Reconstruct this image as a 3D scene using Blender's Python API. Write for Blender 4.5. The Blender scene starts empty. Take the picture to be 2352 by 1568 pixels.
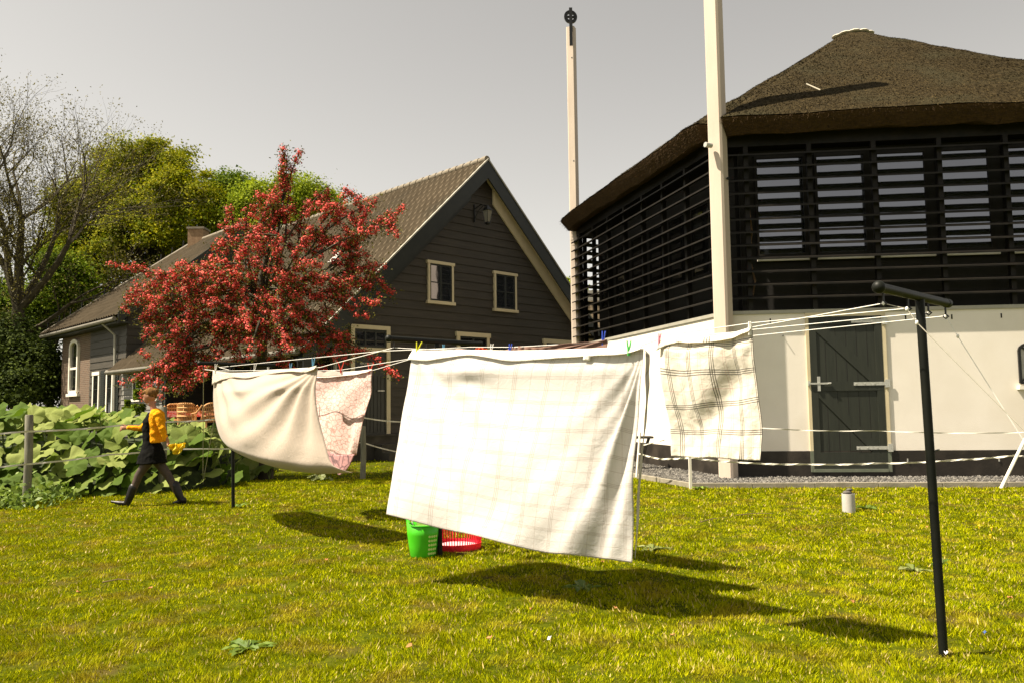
import bpy, math, random
import numpy as np
from mathutils import Vector, Matrix, noise

random.seed(7); rng = np.random.default_rng(7)
scene = bpy.context.scene
COL = scene.collection
R = math.radians

# ------------------------------------------------------------------ camera
F = 1846.0; W0, H0 = 2352.0, 1568.0; EYE = Vector((0, 0, 1.5))
PITCH, ROLL = 0.07856, -0.0121
fw = Vector((0, math.cos(PITCH), math.sin(PITCH))); rt = Vector((1, 0, 0)); up = Vector((0, -math.sin(PITCH), math.cos(PITCH)))
rt, up = math.cos(ROLL)*rt + math.sin(ROLL)*up, -math.sin(ROLL)*rt + math.cos(ROLL)*up
cam = bpy.data.objects.new('camera', bpy.data.cameras.new('camera')); COL.objects.link(cam)
cam.matrix_world = Matrix(((rt.x, up.x, -fw.x, 0), (rt.y, up.y, -fw.y, 0), (rt.z, up.z, -fw.z, 1.5), (0, 0, 0, 1)))
cam.data.sensor_width = 36; cam.data.lens = F/W0*36; cam.data.clip_end = 3000; cam.data.clip_start = .05
scene.camera = cam

# ------------------------------------------------------------------ world, sun, exposure
SUNV = Vector((-.62, -.125, 1.0)).normalized()
wd = bpy.data.worlds.new('World'); scene.world = wd; wd.use_nodes = True
nt = wd.node_tree; nt.nodes.clear()
sky = nt.nodes.new('ShaderNodeTexSky'); sky.sky_type = 'NISHITA'; sky.sun_disc = False
sky.sun_elevation = math.asin(SUNV.z); sky.sun_rotation = math.atan2(SUNV.x, SUNV.y)
sky.air_density = 1.0; sky.dust_density = .9; sky.ozone_density = 1.0
hs = nt.nodes.new('ShaderNodeHueSaturation'); hs.inputs['Saturation'].default_value = .15
mx = nt.nodes.new('ShaderNodeMixRGB'); mx.blend_type = 'MULTIPLY'; mx.inputs[0].default_value = 1; mx.inputs[2].default_value = (.85, .795, .705, 1)
bg = nt.nodes.new('ShaderNodeBackground'); bg.inputs[1].default_value = .055
wo = nt.nodes.new('ShaderNodeOutputWorld')
gm = nt.nodes.new('ShaderNodeGamma'); gm.inputs[1].default_value = 1.2; nt.links.new(sky.outputs[0], gm.inputs[0]); nt.links.new(gm.outputs[0], hs.inputs['Color']); nt.links.new(hs.outputs[0], mx.inputs[1]); nt.links.new(mx.outputs[0], bg.inputs[0]); nt.links.new(bg.outputs[0], wo.inputs[0])
sd = bpy.data.lights.new('sun', 'SUN'); sd.energy = 4.8; sd.angle = R(.5); sd.color = (1, .88, .71)
so = bpy.data.objects.new('sun', sd); COL.objects.link(so); so.rotation_euler = SUNV.to_track_quat('Z', 'Y').to_euler(); so.location = (-10, -5, 20)
scene.view_settings.view_transform = 'Standard'; scene.view_settings.look = 'None'
scene.view_settings.exposure = 1.42; scene.view_settings.gamma = 1
scene.cycles.max_bounces = 8; scene.cycles.transparent_max_bounces = 12

# ------------------------------------------------------------------ reading the photo: pixel -> place (2352 x 1568 units)
def ray(px, py): return rt*((px-W0/2)/F) - up*((py-H0/2)/F) + fw
def at(px, py, Y):
    d = ray(px, py); return EYE + d*(Y/d.y)
def g(px, py, z=0.0):
    d = ray(px, py); return EYE + d*((z-1.5)/d.z)
def onp(px, py, O, d):                                   # pixel -> vertical plane through O along d
    r = ray(px, py); n = Vector((-d[1], d[0])); t = (O[0]*n[0]+O[1]*n[1])/(r.x*n[0]+r.y*n[1]); return EYE + r*t

# ------------------------------------------------------------------ helpers
def tag(o, label=None, cat=None, group=None, kind=None):
    if label: o['label'] = label
    if cat: o['category'] = cat
    if group: o['group'] = group
    if kind: o['kind'] = kind
    return o
def thing(name, label, cat, loc, group=None):
    o = bpy.data.objects.new(name, None); COL.objects.link(o); o.location = loc; o.empty_display_size = .2
    o['base'] = 1; del o['base']
    return tag(o, label, cat, group)
def put(name, me, m, parent=None, smooth=False):
    if m is not None: me.materials.append(m)
    if smooth: me.polygons.foreach_set('use_smooth', [True]*len(me.polygons))
    o = bpy.data.objects.new(name, me); COL.objects.link(o)
    if parent is not None:
        o.parent = parent
        if parent.type == 'EMPTY': o.matrix_parent_inverse = Matrix.Translation(parent.location).inverted()
    return o
def copy_tree(root, loc, rotz=0, scale=1):
    r = root.copy(); COL.objects.link(r); r.location = loc; r.rotation_euler = (0, 0, rotz); r.scale = (scale,)*3
    for ch in root.children:
        c = ch.copy(); COL.objects.link(c); c.parent = r
        for s in ch.children:
            e = s.copy(); COL.objects.link(e); e.parent = c
    return r
class Fr:                                               # vertical wall frame: s along d, z up, n outward
    def __init__(f, O, d, n): f.O = Vector((O[0], O[1], 0)); f.d = Vector((d[0], d[1], 0)).normalized(); f.n = Vector((n[0], n[1], 0)).normalized()
    def p(f, s, z, o=0): return f.O + f.d*s + f.n*o + Vector((0, 0, z))
class MB:
    def __init__(b): b.v = []; b.f = []
    def add(b, vs, fs):
        k = len(b.v); b.v += [tuple(x) for x in vs]; b.f += [tuple(i+k for i in q) for q in fs]; return b
    def hexa(b, c):                                      # 8 corners: bottom 4, top 4
        return b.add(c, [(0,3,2,1), (4,5,6,7), (0,1,5,4), (1,2,6,5), (2,3,7,6), (3,0,4,7)])
    def box(b, x0, x1, y0, y1, z0, z1):
        return b.hexa([(x0,y0,z0), (x1,y0,z0), (x1,y1,z0), (x0,y1,z0), (x0,y0,z1), (x1,y0,z1), (x1,y1,z1), (x0,y1,z1)])
    def fb(b, f, s0, s1, z0, z1, o0, o1):                # box on a wall frame
        return b.hexa([f.p(s0,z0,o1), f.p(s1,z0,o1), f.p(s1,z0,o0), f.p(s0,z0,o0), f.p(s0,z1,o1), f.p(s1,z1,o1), f.p(s1,z1,o0), f.p(s0,z1,o0)])
    def fpoly(b, f, pts, o0, o1):                        # extruded polygon on a wall frame
        n = len(pts); v = [f.p(s,z,o1) for s,z in pts] + [f.p(s,z,o0) for s,z in pts]
        return b.add(v, [tuple(range(n)), tuple(range(2*n-1, n-1, -1))] + [(i, i+n, (i+1)%n+n, (i+1)%n) for i in range(n)])
    def bar(b, p0, p1, w, h, upv=Vector((0,0,1))):
        p0 = Vector(p0); p1 = Vector(p1); d = (p1-p0).normalized(); s = d.cross(upv).normalized(); u = s.cross(d)
        c = []
        for p in (p0, p1): c += [p - s*w/2 - u*h/2, p + s*w/2 - u*h/2, p + s*w/2 + u*h/2, p - s*w/2 + u*h/2]
        return b.hexa(c)
    def tube(b, pts, rad, n=8, cap=True, sq=1.0, side=None):
        pts = [Vector(p) for p in pts]; m = len(pts)
        if not hasattr(rad, '__len__'): rad = [rad]*m
        ref = side or Vector((0, 0, 1)); k = len(b.v); prev = None
        for i, p in enumerate(pts):
            d = (pts[min(i+1, m-1)] - pts[max(i-1, 0)]).normalized()
            if prev is None:
                a = d.cross(ref)
                if a.length < .1: a = d.cross(Vector((1, 0, 0)))
            else: a = prev - d*prev.dot(d)
            a.normalize(); prev = a; c = d.cross(a)
            for j in range(n):
                t = 2*math.pi*j/n; b.v.append(tuple(p + a*(math.cos(t)*rad[i]) + c*(math.sin(t)*rad[i]*sq)))
        for i in range(m-1):
            for j in range(n): b.f.append((k+i*n+j, k+i*n+(j+1)%n, k+(i+1)*n+(j+1)%n, k+(i+1)*n+j))
        if cap: b.f.append(tuple(k+j for j in range(n-1, -1, -1))); b.f.append(tuple(k+(m-1)*n+j for j in range(n)))
        return b
    def lathe(b, prof, c=(0,0,0), n=24, cap=True, sx=1, sy=1):
        k = len(b.v)
        for r, z in prof:
            for j in range(n):
                t = 2*math.pi*j/n; b.v.append((c[0]+r*sx*math.cos(t), c[1]+r*sy*math.sin(t), c[2]+z))
        for i in range(len(prof)-1):
            for j in range(n): b.f.append((k+i*n+j, k+i*n+(j+1)%n, k+(i+1)*n+(j+1)%n, k+(i+1)*n+j))
        if cap: b.f.append(tuple(k+j for j in range(n-1, -1, -1))); b.f.append(tuple(k+(len(prof)-1)*n+j for j in range(n)))
        return b
    def ball(b, c, r, n=10, m=7, s=(1,1,1)):
        k = len(b.v); c = Vector(c)
        for i in range(m+1):
            a = math.pi*i/m
            for j in range(n):
                t = 2*math.pi*j/n; b.v.append((c.x + r*s[0]*math.sin(a)*math.cos(t), c.y + r*s[1]*math.sin(a)*math.sin(t), c.z - r*s[2]*math.cos(a)))
        for i in range(m):
            for j in range(n): b.f.append((k+i*n+j, k+i*n+(j+1)%n, k+(i+1)*n+(j+1)%n, k+(i+1)*n+j))
        return b
    def build(b, name, m, parent=None, smooth=False, bevel=0):
        me = bpy.data.meshes.new(name); me.from_pydata(b.v, [], b.f); me.update()
        o = put(name, me, m, parent, smooth)
        if bevel:
            q = o.modifiers.new('bevel', 'BEVEL'); q.width = bevel; q.segments = 2; q.limit_method = 'ANGLE'; q.angle_limit = R(40)
        if smooth and not bevel:
            try: me.set_sharp_from_angle(angle=R(50))
            except Exception: pass
        return o
def np_mesh(name, V, nper):                              # V: (n, nper, 3) separate polygons
    V = np.asarray(V, dtype=np.float32); n = V.shape[0]; me = bpy.data.meshes.new(name)
    me.vertices.add(n*nper); me.vertices.foreach_set('co', V.reshape(-1))
    me.loops.add(n*nper); me.loops.foreach_set('vertex_index', np.arange(n*nper, dtype=np.int32))
    me.polygons.add(n); me.polygons.foreach_set('loop_start', np.arange(0, n*nper, nper, dtype=np.int32))
    me.update(calc_edges=True); return me
def np_leaves(C, size, nrm=None, asp=.55, bend=.15):     # rhombic leaf faces round centres C
    n = len(C); C = np.asarray(C)
    if nrm is None: nrm = rng.normal(size=(n,3)); nrm[:,2] += .7
    nrm = nrm/np.linalg.norm(nrm, axis=1, keepdims=True)
    t = rng.normal(size=(n,3)); a = np.cross(nrm, t); a /= np.linalg.norm(a, axis=1, keepdims=True); c = np.cross(nrm, a)
    s = (np.asarray(size)*np.ones(n))[:,None]
    return np.stack([C-a*s, C-c*s*asp+nrm*s*bend, C+a*s, C+c*s*asp+nrm*s*bend], 1)

# ------------------------------------------------------------------ materials
def nm(name):
    m = bpy.data.materials.new(name); m.use_nodes = True; t = m.node_tree; return m, t, t.nodes['Principled BSDF'], t.nodes.new
def lk(t, a, b): t.links.new(a, b)
def pm(name, c1, c2=None, rough=.75, scale=4.0, detail=4, bump=0, bscale=30, metal=0, spec=.4, stretch=None, isl=0, trans=0, lo=.35, hi=.65, c3=None, s3=.6, bdist=.01, coat=0):
    m, t, p, N = nm(name); p.inputs['Roughness'].default_value = rough; p.inputs['Metallic'].default_value = metal
    p.inputs['Specular IOR Level'].default_value = spec; p.inputs['Coat Weight'].default_value = coat
    c1 = (*c1, 1); c2 = (*c2, 1) if c2 else c1; tc = N('ShaderNodeTexCoord'); src = tc.outputs['Object']
    if stretch:
        mp = N('ShaderNodeMapping'); mp.inputs['Scale'].default_value = stretch; lk(t, src, mp.inputs[0]); src = mp.outputs[0]
    nz = N('ShaderNodeTexNoise'); nz.inputs['Scale'].default_value = scale; nz.inputs['Detail'].default_value = detail; nz.inputs['Roughness'].default_value = .6; lk(t, src, nz.inputs['Vector'])
    fac = nz.outputs['Fac']
    if isl:
        ge = N('ShaderNodeNewGeometry'); mi = N('ShaderNodeMix'); mi.inputs[0].default_value = isl
        lk(t, fac, mi.inputs[2]); lk(t, ge.outputs['Random Per Island'], mi.inputs[3]); fac = mi.outputs[0]
    cr = N('ShaderNodeValToRGB'); cr.color_ramp.elements[0].position = lo; cr.color_ramp.elements[1].position = hi
    cr.color_ramp.elements[0].color = c1; cr.color_ramp.elements[1].color = c2; lk(t, fac, cr.inputs[0]); out = cr.outputs[0]
    if c3:
        n3 = N('ShaderNodeTexNoise'); n3.inputs['Scale'].default_value = s3; n3.inputs['Detail'].default_value = 5; lk(t, tc.outputs['Object'], n3.inputs['Vector'])
        r3 = N('ShaderNodeValToRGB'); r3.color_ramp.elements[0].position = .5; r3.color_ramp.elements[1].position = .68; lk(t, n3.outputs['Fac'], r3.inputs[0])
        m3 = N('ShaderNodeMixRGB'); lk(t, r3.outputs[0], m3.inputs[0]); lk(t, out, m3.inputs[1]); m3.inputs[2].default_value = (*c3, 1); out = m3.outputs[0]
    lk(t, out, p.inputs['Base Color'])
    if bump:
        nb = N('ShaderNodeTexNoise'); nb.inputs['Scale'].default_value = bscale; nb.inputs['Detail'].default_value = 5; lk(t, src, nb.inputs['Vector'])
        bp = N('ShaderNodeBump'); bp.inputs['Strength'].default_value = bump; bp.inputs['Distance'].default_value = bdist; lk(t, nb.outputs['Fac'], bp.inputs['Height']); lk(t, bp.outputs[0], p.inputs['Normal'])
    if trans:
        tr = N('ShaderNodeBsdfTranslucent'); ms = N('ShaderNodeMixShader'); ms.inputs[0].default_value = trans
        lk(t, out, tr.inputs[0]); lk(t, p.outputs[0], ms.inputs[1]); lk(t, tr.outputs[0], ms.inputs[2]); lk(t, ms.outputs[0], t.nodes['Material Output'].inputs[0])
    return m
def cloth_mat(name, base, base2, lines=(), trans=.25, wr=.5, wscale=9, pattern=None, pcol=None):
    """lines: (axis 0=u 1=v, repeats, phase, offsets, half width, colour, strength)"""
    m, t, p, N = nm(name); p.inputs['Roughness'].default_value = .9; p.inputs['Specular IOR Level'].default_value = .1
    p.inputs['Sheen Weight'].default_value = .15
    tc = N('ShaderNodeTexCoord'); sx = N('ShaderNodeSeparateXYZ'); lk(t, tc.outputs['UV'], sx.inputs[0])
    nz = N('ShaderNodeTexNoise'); nz.inputs['Scale'].default_value = 3; lk(t, tc.outputs['Object'], nz.inputs['Vector'])
    m0 = N('ShaderNodeMixRGB'); lk(t, nz.outputs['Fac'], m0.inputs[0]); m0.inputs[1].default_value = (*base, 1); m0.inputs[2].default_value = (*base2, 1); out = m0.outputs[0]
    def mth(op, a, b=None, c=None):
        q = N('ShaderNodeMath'); q.operation = op
        for i, x in enumerate((a, b, c)):
            if x is None: continue
            if isinstance(x, (int, float)): q.inputs[i].default_value = x
            else: lk(t, x, q.inputs[i])
        return q.outputs[0]
    for ax, rep, ph, offs, hw, colr, st in lines:
        v = mth('FRACT', mth('MULTIPLY_ADD', sx.outputs[ax], rep, ph)); acc = None
        for of in offs:
            c = mth('COMPARE', v, .5+of, hw); acc = c if acc is None else mth('MAXIMUM', acc, c)
        mm = N('ShaderNodeMixRGB'); lk(t, mth('MULTIPLY', acc, st), mm.inputs[0]); lk(t, out, mm.inputs[1]); mm.inputs[2].default_value = (*colr, 1); out = mm.outputs[0]
    if pattern:
        mp = N('ShaderNodeMapping'); mp.inputs['Scale'].default_value = pattern; lk(t, tc.outputs['UV'], mp.inputs[0])
        wn = N('ShaderNodeTexNoise'); wn.inputs['Scale'].default_value = 1.3; lk(t, mp.outputs[0], wn.inputs['Vector'])
        av = N('ShaderNodeMixRGB'); av.inputs[0].default_value = .35; lk(t, mp.outputs[0], av.inputs[1]); lk(t, wn.outputs['Color'], av.inputs[2])
        vo = N('ShaderNodeTexVoronoi'); vo.feature = 'DISTANCE_TO_EDGE'; vo.inputs['Scale'].default_value = 1.6; lk(t, av.outputs[0], vo.inputs['Vector'])
        cr = N('ShaderNodeValToRGB'); cr.color_ramp.elements[0].position = .03; cr.color_ramp.elements[1].position = .09
        cr.color_ramp.elements[0].color = (1,1,1,1); cr.color_ramp.elements[1].color = (0,0,0,1); lk(t, vo.outputs['Distance'], cr.inputs[0])
        v2 = N('ShaderNodeTexVoronoi'); v2.inputs['Scale'].default_value = 3.1; lk(t, av.outputs[0], v2.inputs['Vector'])
        c2 = N('ShaderNodeValToRGB'); c2.color_ramp.elements[0].position = .15; c2.color_ramp.elements[1].position = .3
        c2.color_ramp.elements[0].color = (.6,.6,.6,1); c2.color_ramp.elements[1].color = (0,0,0,1); lk(t, v2.outputs['Distance'], c2.inputs[0])
        mm = N('ShaderNodeMixRGB'); lk(t, mth('MULTIPLY', mth('MAXIMUM', cr.outputs[0], c2.outputs[0]), .75), mm.inputs[0]); lk(t, out, mm.inputs[1]); mm.inputs[2].default_value = (*pcol, 1); out = mm.outputs[0]
    lk(t, out, p.inputs['Base Color'])
    nb = N('ShaderNodeTexNoise'); nb.inputs['Scale'].default_value = wscale; nb.inputs['Detail'].default_value = 6; nb.inputs['Roughness'].default_value = .65; nb.inputs['Distortion'].default_value = .8; lk(t, tc.outputs['Object'], nb.inputs['Vector'])
    bp = N('ShaderNodeBump'); bp.inputs['Strength'].default_value = wr; bp.inputs['Distance'].default_value = .02; lk(t, nb.outputs['Fac'], bp.inputs['Height']); lk(t, bp.outputs[0], p.inputs['Normal'])
    tr = N('ShaderNodeBsdfTranslucent'); ms = N('ShaderNodeMixShader'); ms.inputs[0].default_value = trans
    lk(t, out, tr.inputs[0]); lk(t, bp.outputs[0], tr.inputs['Normal']); lk(t, p.outputs[0], ms.inputs[1]); lk(t, tr.outputs[0], ms.inputs[2]); lk(t, ms.outputs[0], t.nodes['Material Output'].inputs[0])
    return m
def glass_mat(name, tint=(.02,.022,.025), mirror=.3, rough=.03):
    m, t, p, N = nm(name); p.inputs['Base Color'].default_value = (*tint, 1); p.inputs['Roughness'].default_value = .1
    gl = N('ShaderNodeBsdfGlossy'); gl.inputs['Roughness'].default_value = rough; gl.inputs['Color'].default_value = (.85,.88,1,1)
    tc = N('ShaderNodeTexCoord'); nb = N('ShaderNodeTexNoise'); nb.inputs['Scale'].default_value = .8; lk(t, tc.outputs['Object'], nb.inputs['Vector'])
    bp = N('ShaderNodeBump'); bp.inputs['Strength'].default_value = .25; bp.inputs['Distance'].default_value = .05; lk(t, nb.outputs['Fac'], bp.inputs['Height']); lk(t, bp.outputs[0], gl.inputs['Normal'])
    ms = N('ShaderNodeMixShader'); ms.inputs[0].default_value = mirror; lk(t, p.outputs[0], ms.inputs[1]); lk(t, gl.outputs[0], ms.inputs[2]); lk(t, ms.outputs[0], t.nodes['Material Output'].inputs[0])
    return m
def brick_mat(name):
    m, t, p, N = nm(name); p.inputs['Roughness'].default_value = .85
    tc = N('ShaderNodeTexCoord'); mp = N('ShaderNodeMapping'); mp.inputs['Rotation'].default_value = (R(90), 0, R(-134)); 
    # wall runs along r: build a (run, height) pair
    sx = N('ShaderNodeSeparateXYZ'); lk(t, tc.outputs['Object'], sx.inputs[0])
    a = N('ShaderNodeMath'); a.operation = 'SUBTRACT'; lk(t, sx.outputs[1], a.inputs[0]); lk(t, sx.outputs[0], a.inputs[1])
    b = N('ShaderNodeMath'); b.operation = 'MULTIPLY'; b.inputs[1].default_value = .707; lk(t, a.outputs[0], b.inputs[0])
    cx = N('ShaderNodeCombineXYZ'); lk(t, b.outputs[0], cx.inputs[0]); lk(t, sx.outputs[2], cx.inputs[1])
    br = N('ShaderNodeTexBrick'); br.inputs['Scale'].default_value = 1; br.inputs['Brick Width'].default_value = .24; br.inputs['Row Height'].default_value = .085; br.inputs['Mortar Size'].default_value = .012
    br.inputs['Color1'].default_value = (.125,.07,.04,1); br.inputs['Color2'].default_value = (.075,.042,.026,1); br.inputs['Mortar'].default_value = (.17,.135,.095,1)  # brick colours darkened to stand in for tree shade on this wall
    lk(t, cx.outputs[0], br.inputs['Vector']); lk(t, br.outputs['Color'], p.inputs['Base Color'])
    return m
M = dict(
 soil=pm('lawn_ground', (.03,.042,.001), (.075,.085,.003), spec=.03, scale=14, bump=.6, bscale=40, rough=.95, c3=(.07,.055,.015), s3=2.2),
 grass=pm('grass_blades', (.12,.16,.001), (.44,.43,.003), isl=.6, scale=.9, rough=.9, trans=.22, c3=(.33,.28,.015), s3=2.2, spec=.03, lo=.25, hi=.8),
 straw=pm('dry_grass', (.32,.24,.07), (.5,.38,.14), isl=.6, rough=.8),
 white=pm('white_plaster', (.75,.7,.61), (.8,.75,.66), rough=.85, scale=1.2, bump=.15, bscale=60, c3=(.7,.64,.53), s3=.5),
 plinth=pm('tarred_plinth', (.012,.009,.006), (.022,.017,.012), rough=.6, scale=3, bump=.3, bscale=25, c3=(.035,.028,.02), s3=1.5),
 post=pm('painted_post', (.48,.4,.32), (.56,.47,.38), rough=.6, scale=2, stretch=(1,1,.2), bump=.1, bscale=30),
 cream=pm('cream_paint', (.55,.47,.3), (.6,.52,.34), rough=.6, scale=3),
 whitep=pm('white_paint', (.72,.68,.58), (.78,.73,.64), rough=.5, scale=3),
 board=pm('tarred_board', (.033,.028,.02), (.05,.042,.03), rough=.65, scale=3, stretch=(.4,.4,6), bump=.25, bscale=14),
 boardg=pm('grey_board', (.15,.145,.125), (.2,.19,.165), rough=.7, scale=3, stretch=(.6,.6,5), bump=.2, bscale=14),
 barge=pm('dark_barge', (.014,.017,.014), (.02,.023,.018), rough=.5, scale=4),
 slat=pm('black_slat', (.006,.005,.0035), (.014,.011,.007), spec=.25, rough=.6, scale=5, bump=.1),
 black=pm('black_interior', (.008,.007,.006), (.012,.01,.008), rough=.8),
 door=pm('green_black_door', (.017,.02,.014), (.024,.027,.019), rough=.5, scale=4, stretch=(4,4,.4), bump=.1, bscale=20),
 zinc=pm('galvanised', (.42,.42,.38), (.55,.55,.5), rough=.45, metal=.4, scale=20),
 flash=pm('grey_flashing', (.3,.29,.24), (.36,.34,.28), rough=.5),
 iron=pm('black_iron', (.012,.012,.012), (.02,.02,.018), rough=.35, metal=.2, scale=8),
 pole=pm('dark_green_enamel', (.004,.005,.004), (.008,.009,.006), rough=.5, scale=8, spec=.18),
 rope=pm('white_cord', (.72,.7,.64), (.8,.78,.72), rough=.6, scale=60),
 oldrope=pm('grey_cord', (.3,.28,.22), (.4,.37,.3), rough=.8, scale=60),
 tape=pm('fence_tape', (.5,.48,.4), (.66,.63,.54), rough=.7, scale=12),
 wood=pm('grey_wood', (.12,.115,.085), (.2,.19,.14), rough=.9, scale=5, stretch=(3,3,.5), bump=.5, bscale=18),
 gravel=pm('gravel_bed', (.04,.037,.03), (.1,.095,.08), rough=.9, scale=28, bump=.8, bscale=50),
 stone=pm('gravel_stone', (.045,.042,.038), (.16,.15,.13), rough=.85, isl=.8, scale=8),
 kerb=pm('kerb_concrete', (.2,.18,.13), (.28,.25,.19), rough=.85, scale=6, bump=.3),
 path=pm('pale_paving', (.4,.36,.29), (.5,.46,.38), rough=.85, scale=5),
 lowwall=pm('dark_wall', (.03,.027,.02), (.06,.053,.04), rough=.8, scale=3),
 tile=pm('pantile', (.075,.058,.036), (.095,.074,.047), rough=.9, scale=1.1, c3=(.065,.054,.036), s3=.5, spec=.12),
 tile2=pm('ridge_tile', (.15,.125,.09), (.2,.17,.12), rough=.7, scale=7),
 thatch=pm('thatch', (.014,.010,.0035), (.045,.033,.013), spec=.1, rough=.95, scale=14, bump=.8, bscale=45, c3=(.032,.027,.012), s3=.7, bdist=.04),
 thatchs=pm('thatch_reed', (.024,.016,.005), (.12,.086,.034), spec=.1, rough=.95, isl=.9, scale=1.2, lo=.55, hi=1.0),
 reed=pm('cut_reed_edge', (.04,.02,.004), (.075,.04,.009), rough=.95, scale=10, stretch=(1,1,4), bump=.9, bscale=40, bdist=.03),
 gutter=pm('gutter', (.11,.1,.075), (.15,.14,.11), rough=.6), cap=pm('ridge_cap', (.5,.46,.36), (.6,.55,.44), rough=.7),
 brick=brick_mat('shaded_brown_brick'),
 chim=pm('chimney_brick', (.2,.12,.065), (.28,.18,.1), rough=.85, scale=8),
 glass=glass_mat('dark_glass', mirror=.24), glassb=glass_mat('window_glass', mirror=.165, rough=.03), glassd=glass_mat('dim_glass', (.01,.01,.01), .09),
 bark=pm('bark', (.03,.024,.014), (.06,.048,.028), rough=.9, scale=6, stretch=(1,1,.3), bump=.5, bscale=12),
 barkl=pm('pale_bark', (.035,.028,.014), (.07,.056,.03), rough=.9, scale=5),
 leafa=pm('leaf_olive', (.11,.15,.003), (.33,.31,.006), isl=.5, scale=.55, spec=.12, rough=.8, trans=.3, lo=.3, hi=.75),
 leafb=pm('leaf_green', (.06,.11,.005), (.18,.24,.01), isl=.5, scale=.6, spec=.12, rough=.8, trans=.3),
 leafc=pm('leaf_lime', (.14,.2,.008), (.3,.36,.015), isl=.5, scale=.6, spec=.12, rough=.8, trans=.35),
 leafd=pm('leaf_dark', (.02,.034,.004), (.065,.09,.01), isl=.5, scale=.6, spec=.12, rough=.8, trans=.2),
 bud=pm('leaf_bud', (.09,.08,.015), (.17,.15,.03), isl=.6, scale=1, rough=.7, trans=.3),
 hleaf=pm('hawthorn_leaf', (.045,.05,.006), (.15,.14,.02), isl=.7, scale=2, rough=.6, spec=.2, trans=.25),
 bloom=pm('hawthorn_blossom', (.21,.009,.006), (.85,.095,.065), isl=.5, scale=1.0, rough=.7, trans=.15, lo=.25, hi=.75),
 butter=pm('butterbur_leaf', (.075,.13,.008), (.27,.32,.08), isl=.75, scale=2.2, rough=.75, trans=.42, bump=.6, bscale=26, spec=.2),
 stalk=pm('leaf_stalk', (.1,.14,.03), (.16,.2,.06), rough=.7),
 under=pm('shade_mound', (.01,.016,.003), (.03,.045,.008), rough=.9, scale=8),
 skin=pm('skin', (.3,.14,.08), (.36,.17,.1), rough=.55, scale=12), hair=pm('hair', (.07,.032,.009), (.22,.11,.03), rough=.75, spec=.12, scale=40, stretch=(1,1,.3), bump=.4, bscale=70),
 cardi=pm('mustard_wool', (.6,.24,.004), (.75,.31,.006), rough=.95, spec=.1, scale=8, bump=.9, bscale=11, bdist=.05),
 dress=pm('black_jersey', (.003,.003,.003), (.005,.005,.004), spec=.1, rough=.95, scale=6, bump=.3, bscale=15),
 tight=pm('sheer_tights', (.04,.027,.02), (.075,.048,.035), rough=.6, scale=6),
 boot=pm('black_leather', (.007,.006,.006), (.012,.01,.01), rough=.42, spec=.35, scale=6), eyew=pm('eye', (.1,.08,.06), rough=.3),
 lip=pm('lip', (.42,.13,.1), rough=.5),
 yellow=pm('yellow_cotton', (.85,.62,.02), (.9,.7,.05), rough=.8, trans=.35, bump=.3, bscale=20),
 green=pm('green_plastic', (.06,.5,.012), (.08,.56,.02), rough=.35, spec=.5, trans=.12), greenl=pm('pale_green_plastic', (.5,.68,.2), rough=.4), 
 red=pm('red_plastic', (.78,.03,.06), (.85,.05,.1), rough=.35, trans=.35), pinkf=pm('pink_plastic', (.86,.45,.47), rough=.4),
 pvc=pm('grey_plastic_pipe', (.4,.38,.35), (.46,.44,.4), rough=.5, scale=6), pebble=pm('pebble', (.05,.045,.04), (.1,.09,.08), scale=20),
 wicker=pm('wicker', (.42,.2,.06), (.6,.33,.12), rough=.7, scale=30, bump=.6, bscale=60),
 tcloth=pm('red_patterned_cloth', (.5,.04,.03), (.6,.25,.2), rough=.8, scale=14, lo=.45, hi=.55),
 weed=pm('weed_leaf', (.08,.14,.01), (.2,.28,.04), isl=.5, rough=.6, trans=.3), dock=pm('dock_leaf', (.13,.16,.03), (.24,.26,.09), isl=.5, rough=.6, trans=.2),
 dead=pm('dead_leaf', (.3,.12,.04), (.45,.2,.07), isl=.6, rough=.8), twig=pm('twig', (.12,.08,.04), (.2,.14,.07), rough=.9),
 dand=pm('flower_yellow', (.9,.5,.01), rough=.7), scrap=pm('blue_plastic', (.08,.15,.4), rough=.4), paper=pm('white_scrap', (.8,.76,.7), rough=.8),
)
def plastic(n, c): return pm(n, c, rough=.35, spec=.5, trans=.15)

# ================================================================== SETTING
b = MB(); b.add([(-400,-60,0), (400,-60,0), (400,700,0), (-400,700,0)], [(0,1,2,3)]); tag(b.build('lawn', M['soil']), kind='structure')
# kerb, gravel
KC = g(1587, 1120); KR = g(2352, 1118); KL = g(1461, 1098)
kd1 = (KR-KC).normalized(); kd2 = (KL-KC).normalized()
KRf = KC + kd1*16; KLf = KC + kd2*11
def off(p, d, w): return p + Vector((-d.y, d.x, 0))*w
b = MB()
for p, q, d, sg in ((KC, KRf, kd1, 1), (KC, KLf, kd2, -1)):
    n = max(1, int((q-p).length/1.05)); L = (q-p).length/n
    for i in range(n):
        a0 = p + d*(L*i+.004); a1 = p + d*(L*(i+1)-.004); jz = random.uniform(-.004, .004)
        c = [a0, a1, off(a1, d, .07*sg), off(a0, d, .07*sg)]
        if sg < 0: c = [c[1], c[0], c[3], c[2]]
        b.hexa([v + Vector((0,0,-.1)) for v in c] + [v + Vector((0,0,.09+jz)) for v in c])
tag(b.build('kerb', M['kerb'], bevel=.006), kind='structure')
inn = KC + (kd1+kd2).normalized()*.09
gp = [inn, KRf + Vector((0,.08,0)), KRf + Vector((0,12,0)), KLf + Vector((8,4,0)), KLf + Vector((.08,0,0))]
b = MB(); b.add([(v.x, v.y, .045) for v in gp], [(0,1,2,3,4)]); tag(b.build('gravel_bed', M['gravel']), kind='structure')
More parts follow.
